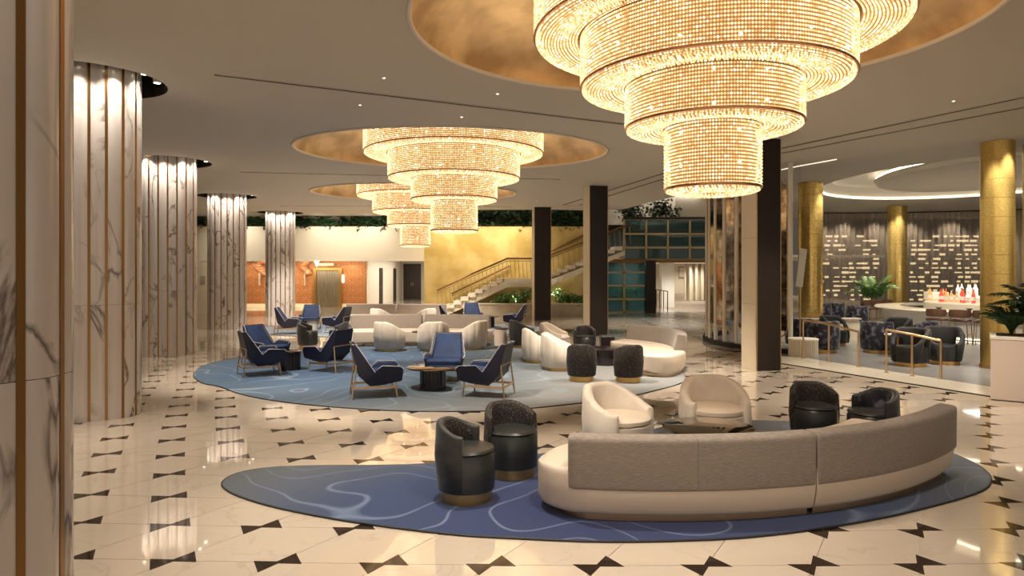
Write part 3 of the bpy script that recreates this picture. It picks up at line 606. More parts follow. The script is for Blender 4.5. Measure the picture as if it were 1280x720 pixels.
for i in range(0, 3): MB().box((gx(XS[i]), -0.02, gz(325) / 2), (0.09, 0.1, gz(325))).build('mullion', 'bframe', gwall)
for y in up: MB().box(((gx(780) + gx(890)) / 2, -0.02, gz(y)), (gx(890) - gx(780), 0.1, 0.09)).build('transom', 'bframe', gwall)
for y in lo: MB().box(((gx(752) + gx(807)) / 2, -0.02, gz(y)), (gx(807) - gx(752), 0.1, 0.09)).build('transom', 'bframe', gwall)
MB().box(((gx(752) + gx(890)) / 2, -0.05, gz(326.5)), (gx(890) - gx(752), 0.2, 0.16)).build('beam', 'rail', gwall)
MB().box(((gx(780) + gx(890)) / 2, -0.05, gz(273)), (gx(890) - gx(780), 0.2, 0.12)).build('cap', 'dark', gwall)
tw = MB().box((5.6, 37.0, 1.3), (3.2, 0.2, 2.6)).box((8.2, 37.0, 4.4), (8.4, 0.2, 3.6)).build('wall_teal', 'teal'); tag(tw, kind='structure')
tag(MB().box((8.0, 36.5, 2.64), (7.4, 6.0, 0.1)).build('ceiling_passage', 'white'), kind='structure')
pr = MB().box((gx(812), 33.4, gz(326) / 2), (gx(818) - gx(806), 0.5, gz(326))).build('pillar', 'dark'); tag(pr, kind='structure')
wu = MB().box((gx(880), 34.6, 5.6), (gx(910) - gx(850), 0.2, 2.2)).build('wall_upper', 'cream'); tag(wu, kind='structure')
tag(MB().box((6.3, 36.2, 5.6), (5.0, 0.2, 2.2)).build('wall_upper_back', 'stone'), kind='structure'); tag(MB().box((7.5, 28.5, 6.75), (12, 18, 0.1)).build('ceiling_upper', 'ceilw'), kind='structure')
fs = MB().prism([(6.25, 21.9), (4.67, 29.5), (4.75, 29.5), (6.33, 21.95), (8.3, 22.65), (8.3, 22.6)], CEIL, 6.7).build('trim_2', 'ceilw'); tag(fs, kind='structure')
shrub(gx(795), 33.9, 4.5, 0.9, 0.9, 420, 'dark bush beside the stair top above the glass wall', 'leafd', 0.22, 61, 'parapet_bush'); shrub(gx(826), 33.95, 4.5, 1.05, 0.85, 420, 'tall dark bush beside white wall above the glass wall', 'leafd', 0.22, 62, 'parapet_bush')
shrub(gx(790), 35.3, 0.0, 1.3, 0.6, 320, 'green shrub standing behind the lower glass panes', 'leafg', 0.2, 63)
# passage beyond the opening
pw = MB().box((13.0, 63, 1.4), (16, 0.2, 2.8)).build('wall_passage_end', 'cream'); tag(pw, kind='structure')
ps = thing('slatted_wall', 'cream wall of tall vertical fins in the lit passage', 'wall panel', (12.5, 48, 0))
for k in range(5): MB().box((0.42 * k, 0, 1.3), (0.2, 0.5, 2.6)).build('fin', 'cream', ps, bevel=0.03)
MB().box((1.6, 0.35, 1.3), (3.8, 0.1, 2.6)).build('backing', 'cream', ps)
pf = thing('framed_picture', 'small pale framed picture on the passage end wall', 'picture', (15.7, 62.88, 1.95)); MB().box((0, 0, 0), (0.7, 0.05, 1.1)).build('frame', 'bframe', pf); MB().box((0, -0.03, 0), (0.6, 0.02, 0.85)).build('print', 'white', pf)
gr = thing('passage_railing', 'thin dark railing beside the bright passage', 'railing', (8.0, 37.6, 0))
for k in range(4): MB().tube([(0.08 * k, k * 1.3 - 2.5, 0), (0.08 * k, k * 1.3 - 2.5, 1.0)], 0.025, 6).build('post', 'black', gr)
MB().tube([(0, -2.5, 1.0), (0.24, 1.4, 1.0)], 0.025, 6).build('rail', 'black', gr)
pp = MB().box((8.75, 38.6, 1.4), (0.7, 0.7, 2.8)).build('pillar', 'white'); tag(pp, kind='structure')
tag(MB().box((13, 51, 2.9), (16, 25, 0.12)).build('ceiling_passage', 'white'), kind='structure')

for (x, y) in ((9.0, 36.0), (9.8, 40.0), (11.0, 44.0), (12.6, 46.5), (12.5, 51.0), (14.0, 56.0), (15.5, 60.5)): spot((x, y, 2.5 if y < 39 else 2.8), (x, y + 0.5, 0), 330, 130, 0.8, COOL if y < 45 else SOFT)
area((7.5, 35.2, 6.3), (7.6, 37, 3), 60, 4, 2, COOL)
area((6.0, 35.2, 2.5), (6.0, 35.2, 0), 130, 2, 2, COOL)

# ---------------------------------------------------------------- chandeliers
def make_chandelier():
    r = thing('chandelier', '', 'chandelier'); rnd = random.Random(5)
    T = [(0.51, 2.90, 3.60, 0.0), (0.94, 3.58, 4.06, 0.51), (1.435, 4.04, 4.60, 0.94), (1.95, 4.58, 5.20, 1.435)]; bulbs = MB()
    for rad, z0, z1, rin in T:
        mb = MB(); n = int(2 * pi * rad / 0.030); rows = int((z1 - z0) / 0.037)
        for k in range(rows):
            z = z0 + 0.03 + k * 0.037
            for i in range(n):
                a = 2 * pi * i / n; mb.octa((rad * cos(a), rad * sin(a), z), 0.0138, 0.0140)
        q = rad - 0.02
        while q > rin + 0.02:
            n = max(6, int(2 * pi * q / 0.034)); f = (rad - q) / (rad - rin); zz = z0 - 0.045 * sin(pi * min(1, f * 1.4)) ** 0.7 if f < 0.714 else z0
            for i in range(n):
                a = 2 * pi * (i + 0.5 * rnd.random()) / n; mb.octa((q * cos(a), q * sin(a), zz), 0.0145, 0.012)
            q -= 0.034
        tag(mb.build('crystal_tier', 'beads', r), kind='stuff')
        ri = max(rin, 0.05); MB().lathe([(rad - 0.06, z1 - 0.01), (rad - 0.06, z0 + 0.035), (ri + 0.03, z0 + 0.035)], 64, cap=False).build('glow_liner', 'drum', r, 40)  # added liner, glows so the gaps between beads look gold-brown
        for zz in (z0 + 0.012, z1):
            MB().tube([(rad * cos(a), rad * sin(a), zz) for a in (2 * pi * k / 72 for k in range(72))], 0.016, 6, True).build('rim', 'rim', r, 60)
        nb = int(rad * 11)
        for i in range(nb):
            a = 2 * pi * i / nb + rnd.uniform(-0.05, 0.05)
            for z in (z0 + (z1 - z0) * rnd.uniform(0.1, 0.4), z0 + (z1 - z0) * 0.82): bulbs.octa(((rad - 0.005) * cos(a), (rad - 0.005) * sin(a), z), 0.017, 0.02)
    tag(bulbs.build('bulb_cluster', 'bulb', r), kind='stuff')
    MB().lathe([(0.25, 5.14), (0.25, 5.45)], 20).build('ceiling_mount', 'brass', r); MB().lathe([(1.95, 5.19), (1.95, 5.22)], 48).build('top_frame', 'rim', r)
    return r
chk = Kind(make_chandelier)
for (x, y), lab in zip(CHANDS, ['tiered crystal chandelier hanging above the curved sofa on the navy rug', 'tiered crystal chandelier in the middle dome above the blue rug', 'tiered crystal chandelier in the last dome toward the elevators']):
    chk.place(x, y, 0, lab, group='tiered crystal chandeliers')
    for k in range(6):      # added lamps, unseen above the top tier, to brighten the gold dome
        d = bpy.data.lights.new('added_dome_fill', 'POINT'); d.energy = 70; d.color = WARM; d.shadow_soft_size = 0.05; o = bpy.data.objects.new('added_dome_fill', d); COL.objects.link(o); o.location = (x + 1.75 * cos(k * pi / 3), y + 1.5 * sin(k * pi / 3), 5.27)

# ---------------------------------------------------------------- rugs
def rug(poly, label, m, n=4):
    p = spline(poly, n); cxy = (sum(a[0] for a in p) / len(p), sum(a[1] for a in p) / len(p)); lp = [(a[0] - cxy[0], a[1] - cxy[1]) for a in p]
    r = thing('rug', label, 'rug', (cxy[0], cxy[1], 0)); MB().prism(lp, 0.001, 0.014).build('pile', m, r)
    MB().tube([(a[0], a[1], 0.008) for a in lp], 0.009, 5, True).build('bound_edge', 'black', r); return cxy
c1 = (1.0, 6.6); 
M['rug1'] = rug_mat('navy_ombre_rug', (0.004, 0.014, 0.085), (0.012, 0.035, 0.11), (0.085, 0.10, 0.12), (0.0, -1.1), (3.7, 2.4), (0.14, 0.19, 0.30), 0.40)
M['rug2'] = rug_mat('blue_ombre_rug', (0.024, 0.075, 0.17), (0.04, 0.075, 0.115), (0.20, 0.20, 0.195), (-2.2, 0.5), (5.6, 7.0), (0.20, 0.26, 0.32), 0.34)
M['rug3'] = rug_mat('pale_blue_rug', (0.06, 0.11, 0.2), (0.12, 0.16, 0.22), (0.3, 0.3, 0.3), (0, 0), (6, 4), (0.35, 0.38, 0.42), 0.42)
rug(RUG1, 'navy leaf shaped rug under the big curved sofa', 'rug1'); rug(RUG2, 'wide blue rug fading to grey under the middle seating', 'rug2'); rug(RUG3, 'pale blue rug under the far seating near the elevators', 'rug3', 1)
RZ = 0.0145

# ---------------------------------------------------------------- curved sofas
def arc_sweep(prof, a0, a1, n, e0=0.0, e1=0.0, pw=0.5):
    """sweep a closed (radius, z) profile round the origin; ends drawn in over e0/e1 metres so they finish round"""
    rm = sum(p[0] for p in prof) / len(prof); z0 = min(p[1] for p in prof); zm = sum(p[1] for p in prof) / len(prof); rs = []; L0 = R(a1 - a0) * rm
    st = sorted(set([k / n for k in range(n + 1)] + ([e0 / L0 * (1 - cos(q * pi / 16)) for q in range(9)] if e0 else []) + ([1 - e1 / L0 * (1 - cos(q * pi / 16)) for q in range(9)] if e1 else [])))
    for s in st:
        d0, d1 = s * L0, (1 - s) * L0; f = 1.0
        if e0 and d0 < e0: f = max(0.03, (1 - (1 - d0 / e0) ** 2)) ** pw
        if e1 and d1 < e1: f = max(0.03, (1 - (1 - d1 / e1) ** 2)) ** pw
        a = R(a0 + (a1 - a0) * s); g = 0.75 + 0.25 * f
        rs.append([((rm + (r - rm) * f) * sin(a), -(rm + (r - rm) * f) * cos(a), zm + (z - zm) * g) for r, z in prof])
    return MB().rings(rs, True, True)
def rounded(pts, rad=0.05, n=4):
    out = []; m = len(pts)
    for i in range(m):
        p, a, b = Vector(pts[i]), Vector(pts[i - 1]), Vector(pts[(i + 1) % m]); da, db = (a - p), (b - p); q = min(rad, da.length * 0.45, db.length * 0.45); s, e = p + da.normalized() * q, p + db.normalized() * q
        for k in range(n + 1): t = k / n; out.append(tuple((1 - t) ** 2 * s + 2 * t * (1 - t) * p + t * t * e))
    return out
def sofa_piece(name, label, cx, cy_, rot, Ro, dep, a0, a1, b0, b1, e0=0.0, e1=0.0, hb=0.685, group=None, z=RZ, panels=2, be0=0.06, be1=0.06):
    r = thing(name, label, 'sofa', (cx, cy_, z), rot, group); n = max(8, int((a1 - a0) / 2))
    seat = rounded([(Ro - dep, 0.07), (Ro - 0.045, 0.045), (Ro, 0.25), (Ro - 0.01, 0.42), (Ro - dep - 0.03, 0.42)], 0.06)
    arc_sweep(seat, a0, a1, n, e0, e1).build('seat', 'sofac', r, 50)
    pl_ = [(Ro - dep + 0.12, 0.0), (Ro - 0.085, 0.0), (Ro - 0.085, 0.07), (Ro - dep + 0.12, 0.07)]
    arc_sweep(pl_, a0 + (2 if e0 else 0.3), a1 - (2 if e1 else 0.3), n, e0 * 0.8, e1 * 0.8).build('plinth', 'bronze', r)
    back = rounded([(Ro - 0.27, 0.36), (Ro + 0.006, 0.245), (Ro + 0.012, hb - 0.01), (Ro - 0.17, hb)], 0.045); 
    for k in range(panels):
        u0, u1 = b0 + (b1 - b0) * k / panels, b0 + (b1 - b0) * (k + 1) / panels
        arc_sweep(back, u0 + (0.02 if k else 0), u1 - (0.02 if k < panels - 1 else 0), max(6, int(u1 - u0)), be0 if k == 0 else 0, be1 if k == panels - 1 else 0, 0.18).build('backrest', 'taupe', r, 50)
    return r
sofa_piece('curved_sofa', 'long curved sofa section with taupe back and rounded cream end on navy rug', 1.25, 9.6, 0, 4.25, 0.95, -15.2, 16.6, -11.0, 16.6, 0.42, 0, be1=0.015)
sofa_piece('curved_sofa', 'shorter curved sofa section with taupe back on navy rug, no rounded seat end', 1.25, 9.6, 0, 4.25, 0.95, 16.78, 48.0, 16.78, 47.6, 0, 0.12, panels=1, be0=0.015)
# two straight looking sofas facing the lobby
sofa_piece('curved_sofa', 'taupe backed bench sofa behind three cream tub chairs, beside dark stools', -2.5, 9.58, R(180), 9.7, 0.95, -0.15, 11.9, 0.1, 11.9, 0, 0.12, 0.80, panels=1)
sofa_piece('curved_sofa', 'taupe backed bench sofa behind three cream tub chairs, at its staircase side', -2.5, 9.58, R(180), 9.7, 0.95, -12.2, -0.35, -11.4, -0.35, 0.35, 0, 0.80, panels=1)
sofa_piece('curved_sofa', 'farthest bench sofa with taupe back, at its elevator side', -4.3, 14.0, R(180), 11.6, 0.95, 0.1, 9.3, 0.1, 9.3, 0, 0.12, 0.80, panels=1)
sofa_piece('curved_sofa', 'farthest bench sofa with taupe back, at its staircase side', -4.3, 14.0, R(180), 11.6, 0.95, -9.3, -0.1, -9.3, -0.1, 0.12, 0, 0.80, panels=1)
sofa_piece('curved_sofa', 'cream curved sofa with taupe back around the black coffee table', 1.2, 14.4, 0, 2.4, 0.9, 44, 142, 70, 138, 0.3, 0.3, 0.76, be0=0.15, be1=0.15)

# ---------------------------------------------------------------- upholstered seats
def shell(th0, th1, n, ro, thick, zb, zt, scallop=0.0, nsc=9, flare=0.0, endr=0.1):
    """an upholstered wall wrapped round the back (angle 0 = back, -x); zb/zt give lower and upper edge by angle"""
    rs = []
    for k in range(n + 1):
        th = th0 + (th1 - th0) * k / n; d = min(k, n - k) / n * R(th1 - th0) * ro; e = 1.0 if d >= endr else 0.55 + 0.45 * sqrt(max(0, 1 - (1 - d / endr) ** 2))
        b, t = zb(th), zt(th); sc = scallop * abs(sin(k / n * nsc * pi)) ** 0.6; ri, r1 = ro - thick, ro + sc; rm = (ri + ro) / 2; a = pi + R(th); hgt = t - b; pr = []
        for rr, zz in [(ri, b), (ri, b + 0.5 * hgt), (ri + flare, t - thick * 0.45), (ri + thick * 0.18 + flare, t - thick * 0.12), (rm + flare, t), (r1 - thick * 0.18 + flare, t - thick * 0.10), (r1 + flare, t - thick * 0.42),
                       (r1 + 0.012, b + 0.5 * hgt), (r1 - 0.012, b + 0.02), (r1 - 0.035, b)]:
            q = rm + (rr - rm) * e; pr.append((q * cos(a), q * sin(a), zz))
        rs.append(pr)
    return MB().rings(rs, True, True)
def make_tub(vel='velvetc', lea='leatherc', ro=0.385, hb=0.745, ha=0.50, base='brass', name='tub_chair', wrap=128):
    def mk():
        r = thing(name, '', 'chair'); zt = lambda t: hb - (hb - ha) * sm((abs(t) - 25) / (wrap - 25)) ** 0.9
        shell(-wrap, wrap, 90, ro, 0.095, lambda t: 0.065, zt, 0.016, 9).build('backrest', vel, r, 50)
        MB().lathe([(ro - 0.12, 0.065), (ro - 0.045, 0.08), (ro - 0.03, 0.20), (ro - 0.035, 0.345), (ro - 0.10, 0.35)], 40).build('seat_drum', vel, r, 40)
        MB().lathe([(0.0, 0.345), (ro - 0.07, 0.345), (ro - 0.045, 0.37), (ro - 0.045, 0.405), (ro - 0.085, 0.435), (ro - 0.2, 0.445), (0.0, 0.448)], 40, cap=False).build('seat', lea, r, 40)
        MB().lathe([(ro - 0.06, 0.0), (ro - 0.06, 0.07)], 40).build('base_ring', base, r, 40)
        return r
    return mk
def make_stool(inner, outer_m, lea):
    def mk():
        r = thing('barrel_stool', '', 'stool'); zt = lambda t: 0.69 - 0.10 * sm((abs(t) - 20) / 85)
        shell(-100, 100, 40, 0.268, 0.06, lambda t: 0.095, zt, 0, 1, 0.0, 0.05).build('backrest', outer_m, r, 50)
        shell(-88, 88, 30, 0.211, 0.012, lambda t: 0.43, lambda t: zt(t) - 0.02, 0, 1, 0.0, 0.02).build('inner_back', inner, r, 50)
        MB().lathe([(0.20, 0.092), (0.248, 0.10), (0.252, 0.25), (0.250, 0.40), (0.225, 0.43)], 60, wob=lambda a, z: 0.003 * sin(a * 30) if z < 0.39 else 0).build('seat_drum', lea, r, 40)
        MB().lathe([(0.0, 0.42), (0.232, 0.42), (0.25, 0.435), (0.236, 0.455), (0.1, 0.468), (0, 0.47)], 40, cap=False).build('seat', lea, r, 40)
        MB().lathe([(0.222, 0.0), (0.222, 0.095)], 40).build('base_ring', 'brass', r, 40)
        return r
    return mk
def make_swivel(m, lea, hole):
    def mk():
        r = thing('swivel_chair', '', 'chair'); zt = lambda t: 0.80 - 0.34 * sm((abs(t) - 62) / 85)
        if hole:
            zb = lambda t: 0.075 if abs(t) < 42 else 0.075 + 0.50 * sm((abs(t) - 42) / 12) if abs(t) < 75 else 0.575 - 0.5 * sm((abs(t) - 98) / 32)
            zz = lambda t: max(zt(t), zb(t) + 0.12)
        else: zb, zz = (lambda t: 0.075), (lambda t: 0.78 - 0.2 * sm((abs(t) - 70) / 80))
        shell(-150, 150, 72, 0.375, 0.085, zb, zz, 0, 1).build('backrest', m, r, 50)
        MB().lathe([(0.27, 0.075), (0.325, 0.09), (0.33, 0.36), (0.30, 0.41), (0.15, 0.425), (0, 0.43)], 40).build('seat', lea, r, 40)
        MB().lathe([(0.30, 0.0), (0.30, 0.078)], 40).build('base_ring', 'brass', r, 40)
        return r
    return mk
def make_blue_chair():
    r = thing('lounge_chair', '', 'chair')
    S = {'A': (-0.41, 0.845, 0.255), 'B': (-0.345, 0.855, 0.265), 'C': (-0.055, 0.415, 0.335), 'D': (0.05, 0.515, 0.355), 'E': (0.34, 0.495, 0.365), 'Fq': (0.385, 0.455, 0.36), 'G': (0.37, 0.265, 0.31), 'Hq': (0.10, 0.205, 0.262), 'I': (-0.13, 0.19, 0.25), 'J': (-0.30, 0.36, 0.285)}
    order = ['A', 'B', 'C', 'D', 'E', 'Fq', 'G', 'Hq', 'I', 'J']
    for s in (-1, 1):
        mb = MB(); o_ = [(S[k][0], s * S[k][2], S[k][1]) for k in order]; i_ = [(S[k][0] + (0.0 if k not in 'AJ' else 0.02), s * (S[k][2] - 0.05), S[k][1]) for k in order]
        wg = mb.rings([o_, i_], True, True).build('side_wing', 'navy', r, 25, 0.018, 3)
        MB().tube([(S[k][0], s * (S[k][2] - 0.004), S[k][1] + 0.006) for k in ('A', 'B', 'C', 'D', 'E', 'Fq')], 0.006, 6).build('piping', 'piping', wg, 60)
        ins = [(-0.32, s * 0.212, 0.82), (-0.09, s * 0.283, 0.40), (0.055, s * 0.303, 0.498), (0.335, s * 0.313, 0.48), (0.36, s * 0.30, 0.40), (-0.12, s * 0.26, 0.38)]
        MB().rings([ins, [(p[0], p[1] - s * 0.02, p[2]) for p in ins]], True, True).build('arm_pad', 'blue', r)
    def cross(keys, extra=0.0): return [[(x, s * h, z) for x, z, h in keys] for s in (-1, 1)]
    MB().rings(cross([(-0.405, 0.845, 0.25), (-0.375, 0.848, 0.25), (-0.15, 0.38, 0.27), (-0.13, 0.21, 0.24), (-0.30, 0.36, 0.28)]), True, True).build('back_shell', 'navy', r, 25, 0.012)
    MB().rings(cross([(-0.374, 0.835, 0.222), (-0.325, 0.82, 0.215), (-0.07, 0.40, 0.27), (-0.14, 0.37, 0.27)]), True, True).build('backrest', 'blue', r, 25, 0.02)
    MB().rings(cross([(-0.13, 0.21, 0.244), (0.10, 0.228, 0.25), (0.372, 0.305, 0.305), (0.372, 0.34, 0.31), (-0.12, 0.33, 0.26)]), True, True).build('seat_pan', 'navy', r, 25, 0.01)
    MB().rings(cross([(-0.13, 0.33, 0.262), (0.385, 0.34, 0.305), (0.395, 0.415, 0.31), (0.30, 0.435, 0.305), (-0.10, 0.405, 0.27)]), True, True).build('seat', 'blue', r, 30, 0.025, 3)
    for s in (-1, 1):
        MB().tube([(-0.335, s * 0.26, 0.52), (-0.40, s * 0.285, 0.0)], 0.013, 6).build('leg', 'bronze', r); MB().tube([(0.27, s * 0.25, 0.27), (0.30, s * 0.27, 0.0)], 0.013, 6).build('leg', 'bronze', r)
        MB().box((-0.05, s * 0.268, 0.175), (0.66, 0.022, 0.035)).build('side_rail', 'bronze', r)
    MB().tube([(-0.338, -0.262, 0.52), (-0.338, 0.262, 0.52)], 0.013, 6).build('rear_bar', 'bronze', r); MB().box((0.05, 0, 0.19), (0.03, 0.54, 0.03)).build('cross_rail', 'bronze', r); MB().box((-0.375, 0, 0.175), (0.022, 0.54, 0.03)).build('cross_rail', 'bronze', r)
    return r
BC = Kind(make_blue_chair); G1 = 'navy winged lounge chairs'
for x, y, d, lab in [(-2.18, 10.98, 17, 'navy winged chair by half gold round table, turned toward its sister across the table'), (-0.42, 11.02, 163, 'navy winged chair by half gold round table, its back to the dotted stools'), (-1.2, 12.5, -92, 'navy winged chair facing straight out behind the half gold round table'),
                     (-4.86, 13.25, 33, 'navy winged chair with its back to the boldly veined column, beside fluted table'), (-5.28, 14.6, -28, 'bright blue seat of a winged chair behind another near the fluted table'), (-3.68, 13.75, 155, 'navy winged chair beside fluted table, in front of dark stools'),
                     (-7.2, 22.0, 8, 'distant navy winged chair in front of slim striped column'), (-7.0, 23.7, -82, 'distant navy winged chair facing out before the elevator'), (-5.75, 22.5, 168, 'distant navy winged chair next to the farthest bench sofa'),
                     (-2.1, 23.4, 5, 'distant navy winged chair peeping over the bench sofa before the stair'), (-1.45, 25.0, -80, 'distant navy winged chair facing out at the foot of the staircase'), (0.12, 23.9, 170, 'distant navy winged chair beside the dark pillar and stair planter')]:
    BC.place(x, y, d, lab, RZ, G1)
TB = Kind(make_tub()); G2 = 'cream tub chairs'
for x, y, d, lab in [(1.17, 7.45, -48, 'cream tub chair turned sideways in front of the mirrored low table'), (2.36, 7.95, -92, 'cream tub chair facing out behind the mirrored low table'),
                     (-3.1, 17.3, 55, 'cream tub chair before bench sofa, nearest the dark stools'), (-2.0, 17.35, 100, 'cream tub chair before bench sofa, middle one of three'), (-1.04, 17.7, 150, 'cream tub chair before bench sofa, nearest the small round side table'),
                     (-4.48, 23.5, 55, 'distant cream tub chair between the two bench sofas, elevator side'), (-3.02, 23.6, 140, 'distant cream tub chair between the two bench sofas, stair side'),
                     (0.62, 15.1, 8, 'pale tub chair on grey rug end, middle one of three'), (0.99, 13.95, -5, 'pale tub chair on grey rug end, beside a dotted stool'), (1.08, 16.75, -20, 'pale tub chair on grey rug end, beside the black leather stool')]:
    TB.place(x, y, d, lab, RZ, G2)
SK = Kind(make_stool('leopard', 'velvetk', 'leatherk')); SL = Kind(make_stool('leopard', 'leopard', 'leatherk')); SV = Kind(make_stool('crush', 'velvetk', 'leatherk')); G3 = 'dark barrel stools'
SK.place(-0.40, 6.0, -14, 'black velvet barrel stool with plain outer back on navy rug', RZ, G3)
SL.place(0.0, 6.7, -62, 'black barrel stool with spotted back on navy rug near the sofa end', RZ, G3)
SL.place(3.5, 7.9, -95, 'barrel stool with spotted back beyond the sofa beside a purple black one', RZ, G3)
SV.place(3.98, 7.55, 195, 'purple black crushed velvet barrel stool behind the shorter sofa section', RZ, G3)
SL.place(1.275, 12.5, 80, 'dotted barrel stool showing its back, beside the pale tub chair', RZ, G3)
SL.place(2.11, 12.4, 100, 'dotted barrel stool showing its back, beside the cream curved sofa', RZ, G3)
SK.place(1.75, 16.45, -85, 'black leather barrel stool in front of the middle dark pillar', RZ, G3)
SK.place(-5.35, 17.9, 0, 'dark barrel stool facing its twin behind the fluted table', 0.0, G3)
SK.place(-4.62, 18.2, 180, 'dark barrel stool behind a navy chair next to the bench sofa', 0.0, G3)
DT = Kind(make_tub('charcoal', 'charcoal', 0.36, 0.72, 0.5)); DT.place(0.3, 18.15, 20, 'dark brown tub chair beside the small round side table and pale pillar edge', RZ)

# ---------------------------------------------------------------- tables
def round_table(x, y, z, rt, h, rb, mtop, mb, label, flutes=0, name='coffee_table', rtop=None):
    r = thing(name, label, 'table', (x, y, z)); wob = (lambda a, q: 0.016 * abs(sin(a * flutes / 2)) - 0.008) if flutes else None
    MB().lathe([(rb, 0), (rb, h - 0.02)], 96 if flutes else 40, wob=wob).build('pedestal', mb, r, 40)
    MB().lathe([(0, h - 0.02), (rt - 0.01, h - 0.02), (rt, h - 0.01), (rt, h), (rt - 0.012, h + 0.006), (0, h + 0.006)], 64, cap=False).build('table_top', mtop, r, 40); return r
round_table(2.0, 6.95, RZ, 0.46, 0.41, 0.24, 'smoke', 'fluted', 'round mirrored low table behind the big curved sofa')
round_table(-1.34, 11.6, RZ, 0.445, 0.375, 0.215, 'smoke', 'fluted', 'round half gold topped table with dark fluted drum between navy chairs', 14)
round_table(-4.53, 13.9, RZ, 0.25, 0.375, 0.21, 'smoke', 'fluted', 'small gold topped table with dark fluted drum', 14)
round_table(2.02, 14.75, RZ, 0.43, 0.34, 0.34, 'fluted', 'fluted', 'round black coffee table inside the cream curved sofa')
round_table(-2.38, 17.75, RZ, 0.23, 0.44, 0.035, 'fluted', 'fluted', 'small dark pedestal table between two cream tub chairs', 0, 'side_table')
round_table(-0.3, 18.5, RZ, 0.19, 0.46, 0.18, 'fluted', 'pink', 'small drum side table with pale body and black top', 0, 'side_table')
round_table(-4.1, 17.25, RZ, 0.10, 0.50, 0.095, 'fluted', 'white', 'slim white drum table with black top beside bench sofa', 0, 'side_table')
round_table(-6.6, 22.55, RZ, 0.26, 0.40, 0.17, 'fluted', 'white', 'round white drum table with dark top among distant navy chairs', 0, 'side_table')
round_table(-0.78, 24.4, RZ, 0.34, 0.40, 0.16, 'fluted', 'fluted', 'dark round table among distant chairs before the stair', 0, 'side_table')
bx = thing('table_planter', 'small black box standing behind the round black coffee table', 'box', (2.35, 16.9, 0.0)); MB().box((0, 0, 0.21), (0.34, 0.34, 0.42)).build('body', 'fluted', bx, bevel=0.01); MB().box((0, 0, 0.425), (0.28, 0.28, 0.012)).build('top_panel', 'black', bx)

# ---------------------------------------------------------------- mirrored screen of white tubes and bronze loops
sc_ = thing('mirrored_screen', 'curved screen of white tubes and bronze framed smoky mirrors', 'screen', (9.2, 19.3, 0)); RS = 3.55
for k in range(12):
    a = R(134.1 + k * 8.5); p = (RS * cos(a), RS * sin(a)); MB().tube([(p[0], p[1], 0.12), (p[0], p[1], CEIL - 0.02)], 0.055, 10).build('white_tube', 'white', sc_, 60)
    if k < 11:
        b = a + R(4.25); q = (RS * cos(b), RS * sin(b)); t = Vector((-sin(b), cos(b), 0)); path = []
        for i in range(24):
            u = 2 * pi * i / 24; path.append(Vector((q[0], q[1], 0)) + t * (0.2 * max(-0.72, min(0.72, cos(u))) / 0.72) + Vector((0, 0, 2.35 + 1.95 * (abs(sin(u)) ** 0.35) * (1 if sin(u) > 0 else -1))))
        MB().tube(path, 0.018, 6, True).build('bronze_loop', 'bronze', sc_, 60)
        c = Vector((q[0], q[1], 2.35)); MB().box((q[0], q[1], 2.35), (0.02, 0.34, 3.6), b).build('mirror', 'mirror', sc_)
        for z in (0.7, 1.6, 3.0, 3.9): MB().tube([Vector((q[0], q[1], z)) - t * 0.26 + Vector((0.0, 0, 0)), Vector((q[0], q[1], z)) + t * 0.26], 0.012, 5).build('cross_bar', 'bronze', sc_)
MB().rings([[((RS + d) * cos(R(131 + i * 3.4)), (RS + d) * sin(R(131 + i * 3.4)), z) for d, z in ((-0.12, 0), (0.12, 0), (0.12, 0.12), (-0.12, 0.12))] for i in range(30)], True, True).build('base_kerb', 'slot', sc_)
sg = thing('sign_stand', 'tilted white board on a thin post beside the gold entrance column', 'sign stand', (7.16, 16.9, 0.004), R(15)); wb = MB().box((0, 0, 0), (0.2, 0.03, 0.95)).build('board', 'white', sg, bevel=0.01); wb.location = (0, 0, 2.1); wb.rotation_euler = (0, R(8), 0); MB().tube([(0, 0.04, 0), (0, 0.04, 1.8)], 0.018, 8).build('post', 'bronze', sg); MB().lathe([(0.14, 0), (0.14, 0.015)], 20, (0, 0.04, 0)).build('base_plate', 'bronze', sg)

# ---------------------------------------------------------------- bar: gold columns, curtain, counter
def gold_col(x, y, rad, label, m='goldcol'):
    r = thing('gold_column', label, 'column', (x, y, 0), kind='structure')
    for k in range(12): MB().lathe([(rad - 0.006, CEIL / 12 * k), (rad, CEIL / 12 * k + 0.004), (rad, CEIL / 12 * (k + 1) - 0.004), (rad - 0.006, CEIL / 12 * (k + 1))], 40, cap=False).build('mosaic_band', m, r, 40)
    MB().lathe([(rad + 0.015, 0), (rad + 0.015, 0.08)], 40).build('foot_ring', 'brass', r, 40)
gold_col(10.1, 14.2, 0.305, 'gold mosaic column standing behind the white planter box'); gold_col(9.05, 20.7, 0.35, 'gold mosaic column at the bar entrance beside the mirrored screen', 'goldcol2')
gold_col(15.8, 28.0, 0.36, 'gold mosaic column before the sheer curtain and potted palm', 'goldcol2'); gold_col(11.1, 14.35, 0.3, 'slimmer gold mosaic column behind palm leaves, next to another gold column')
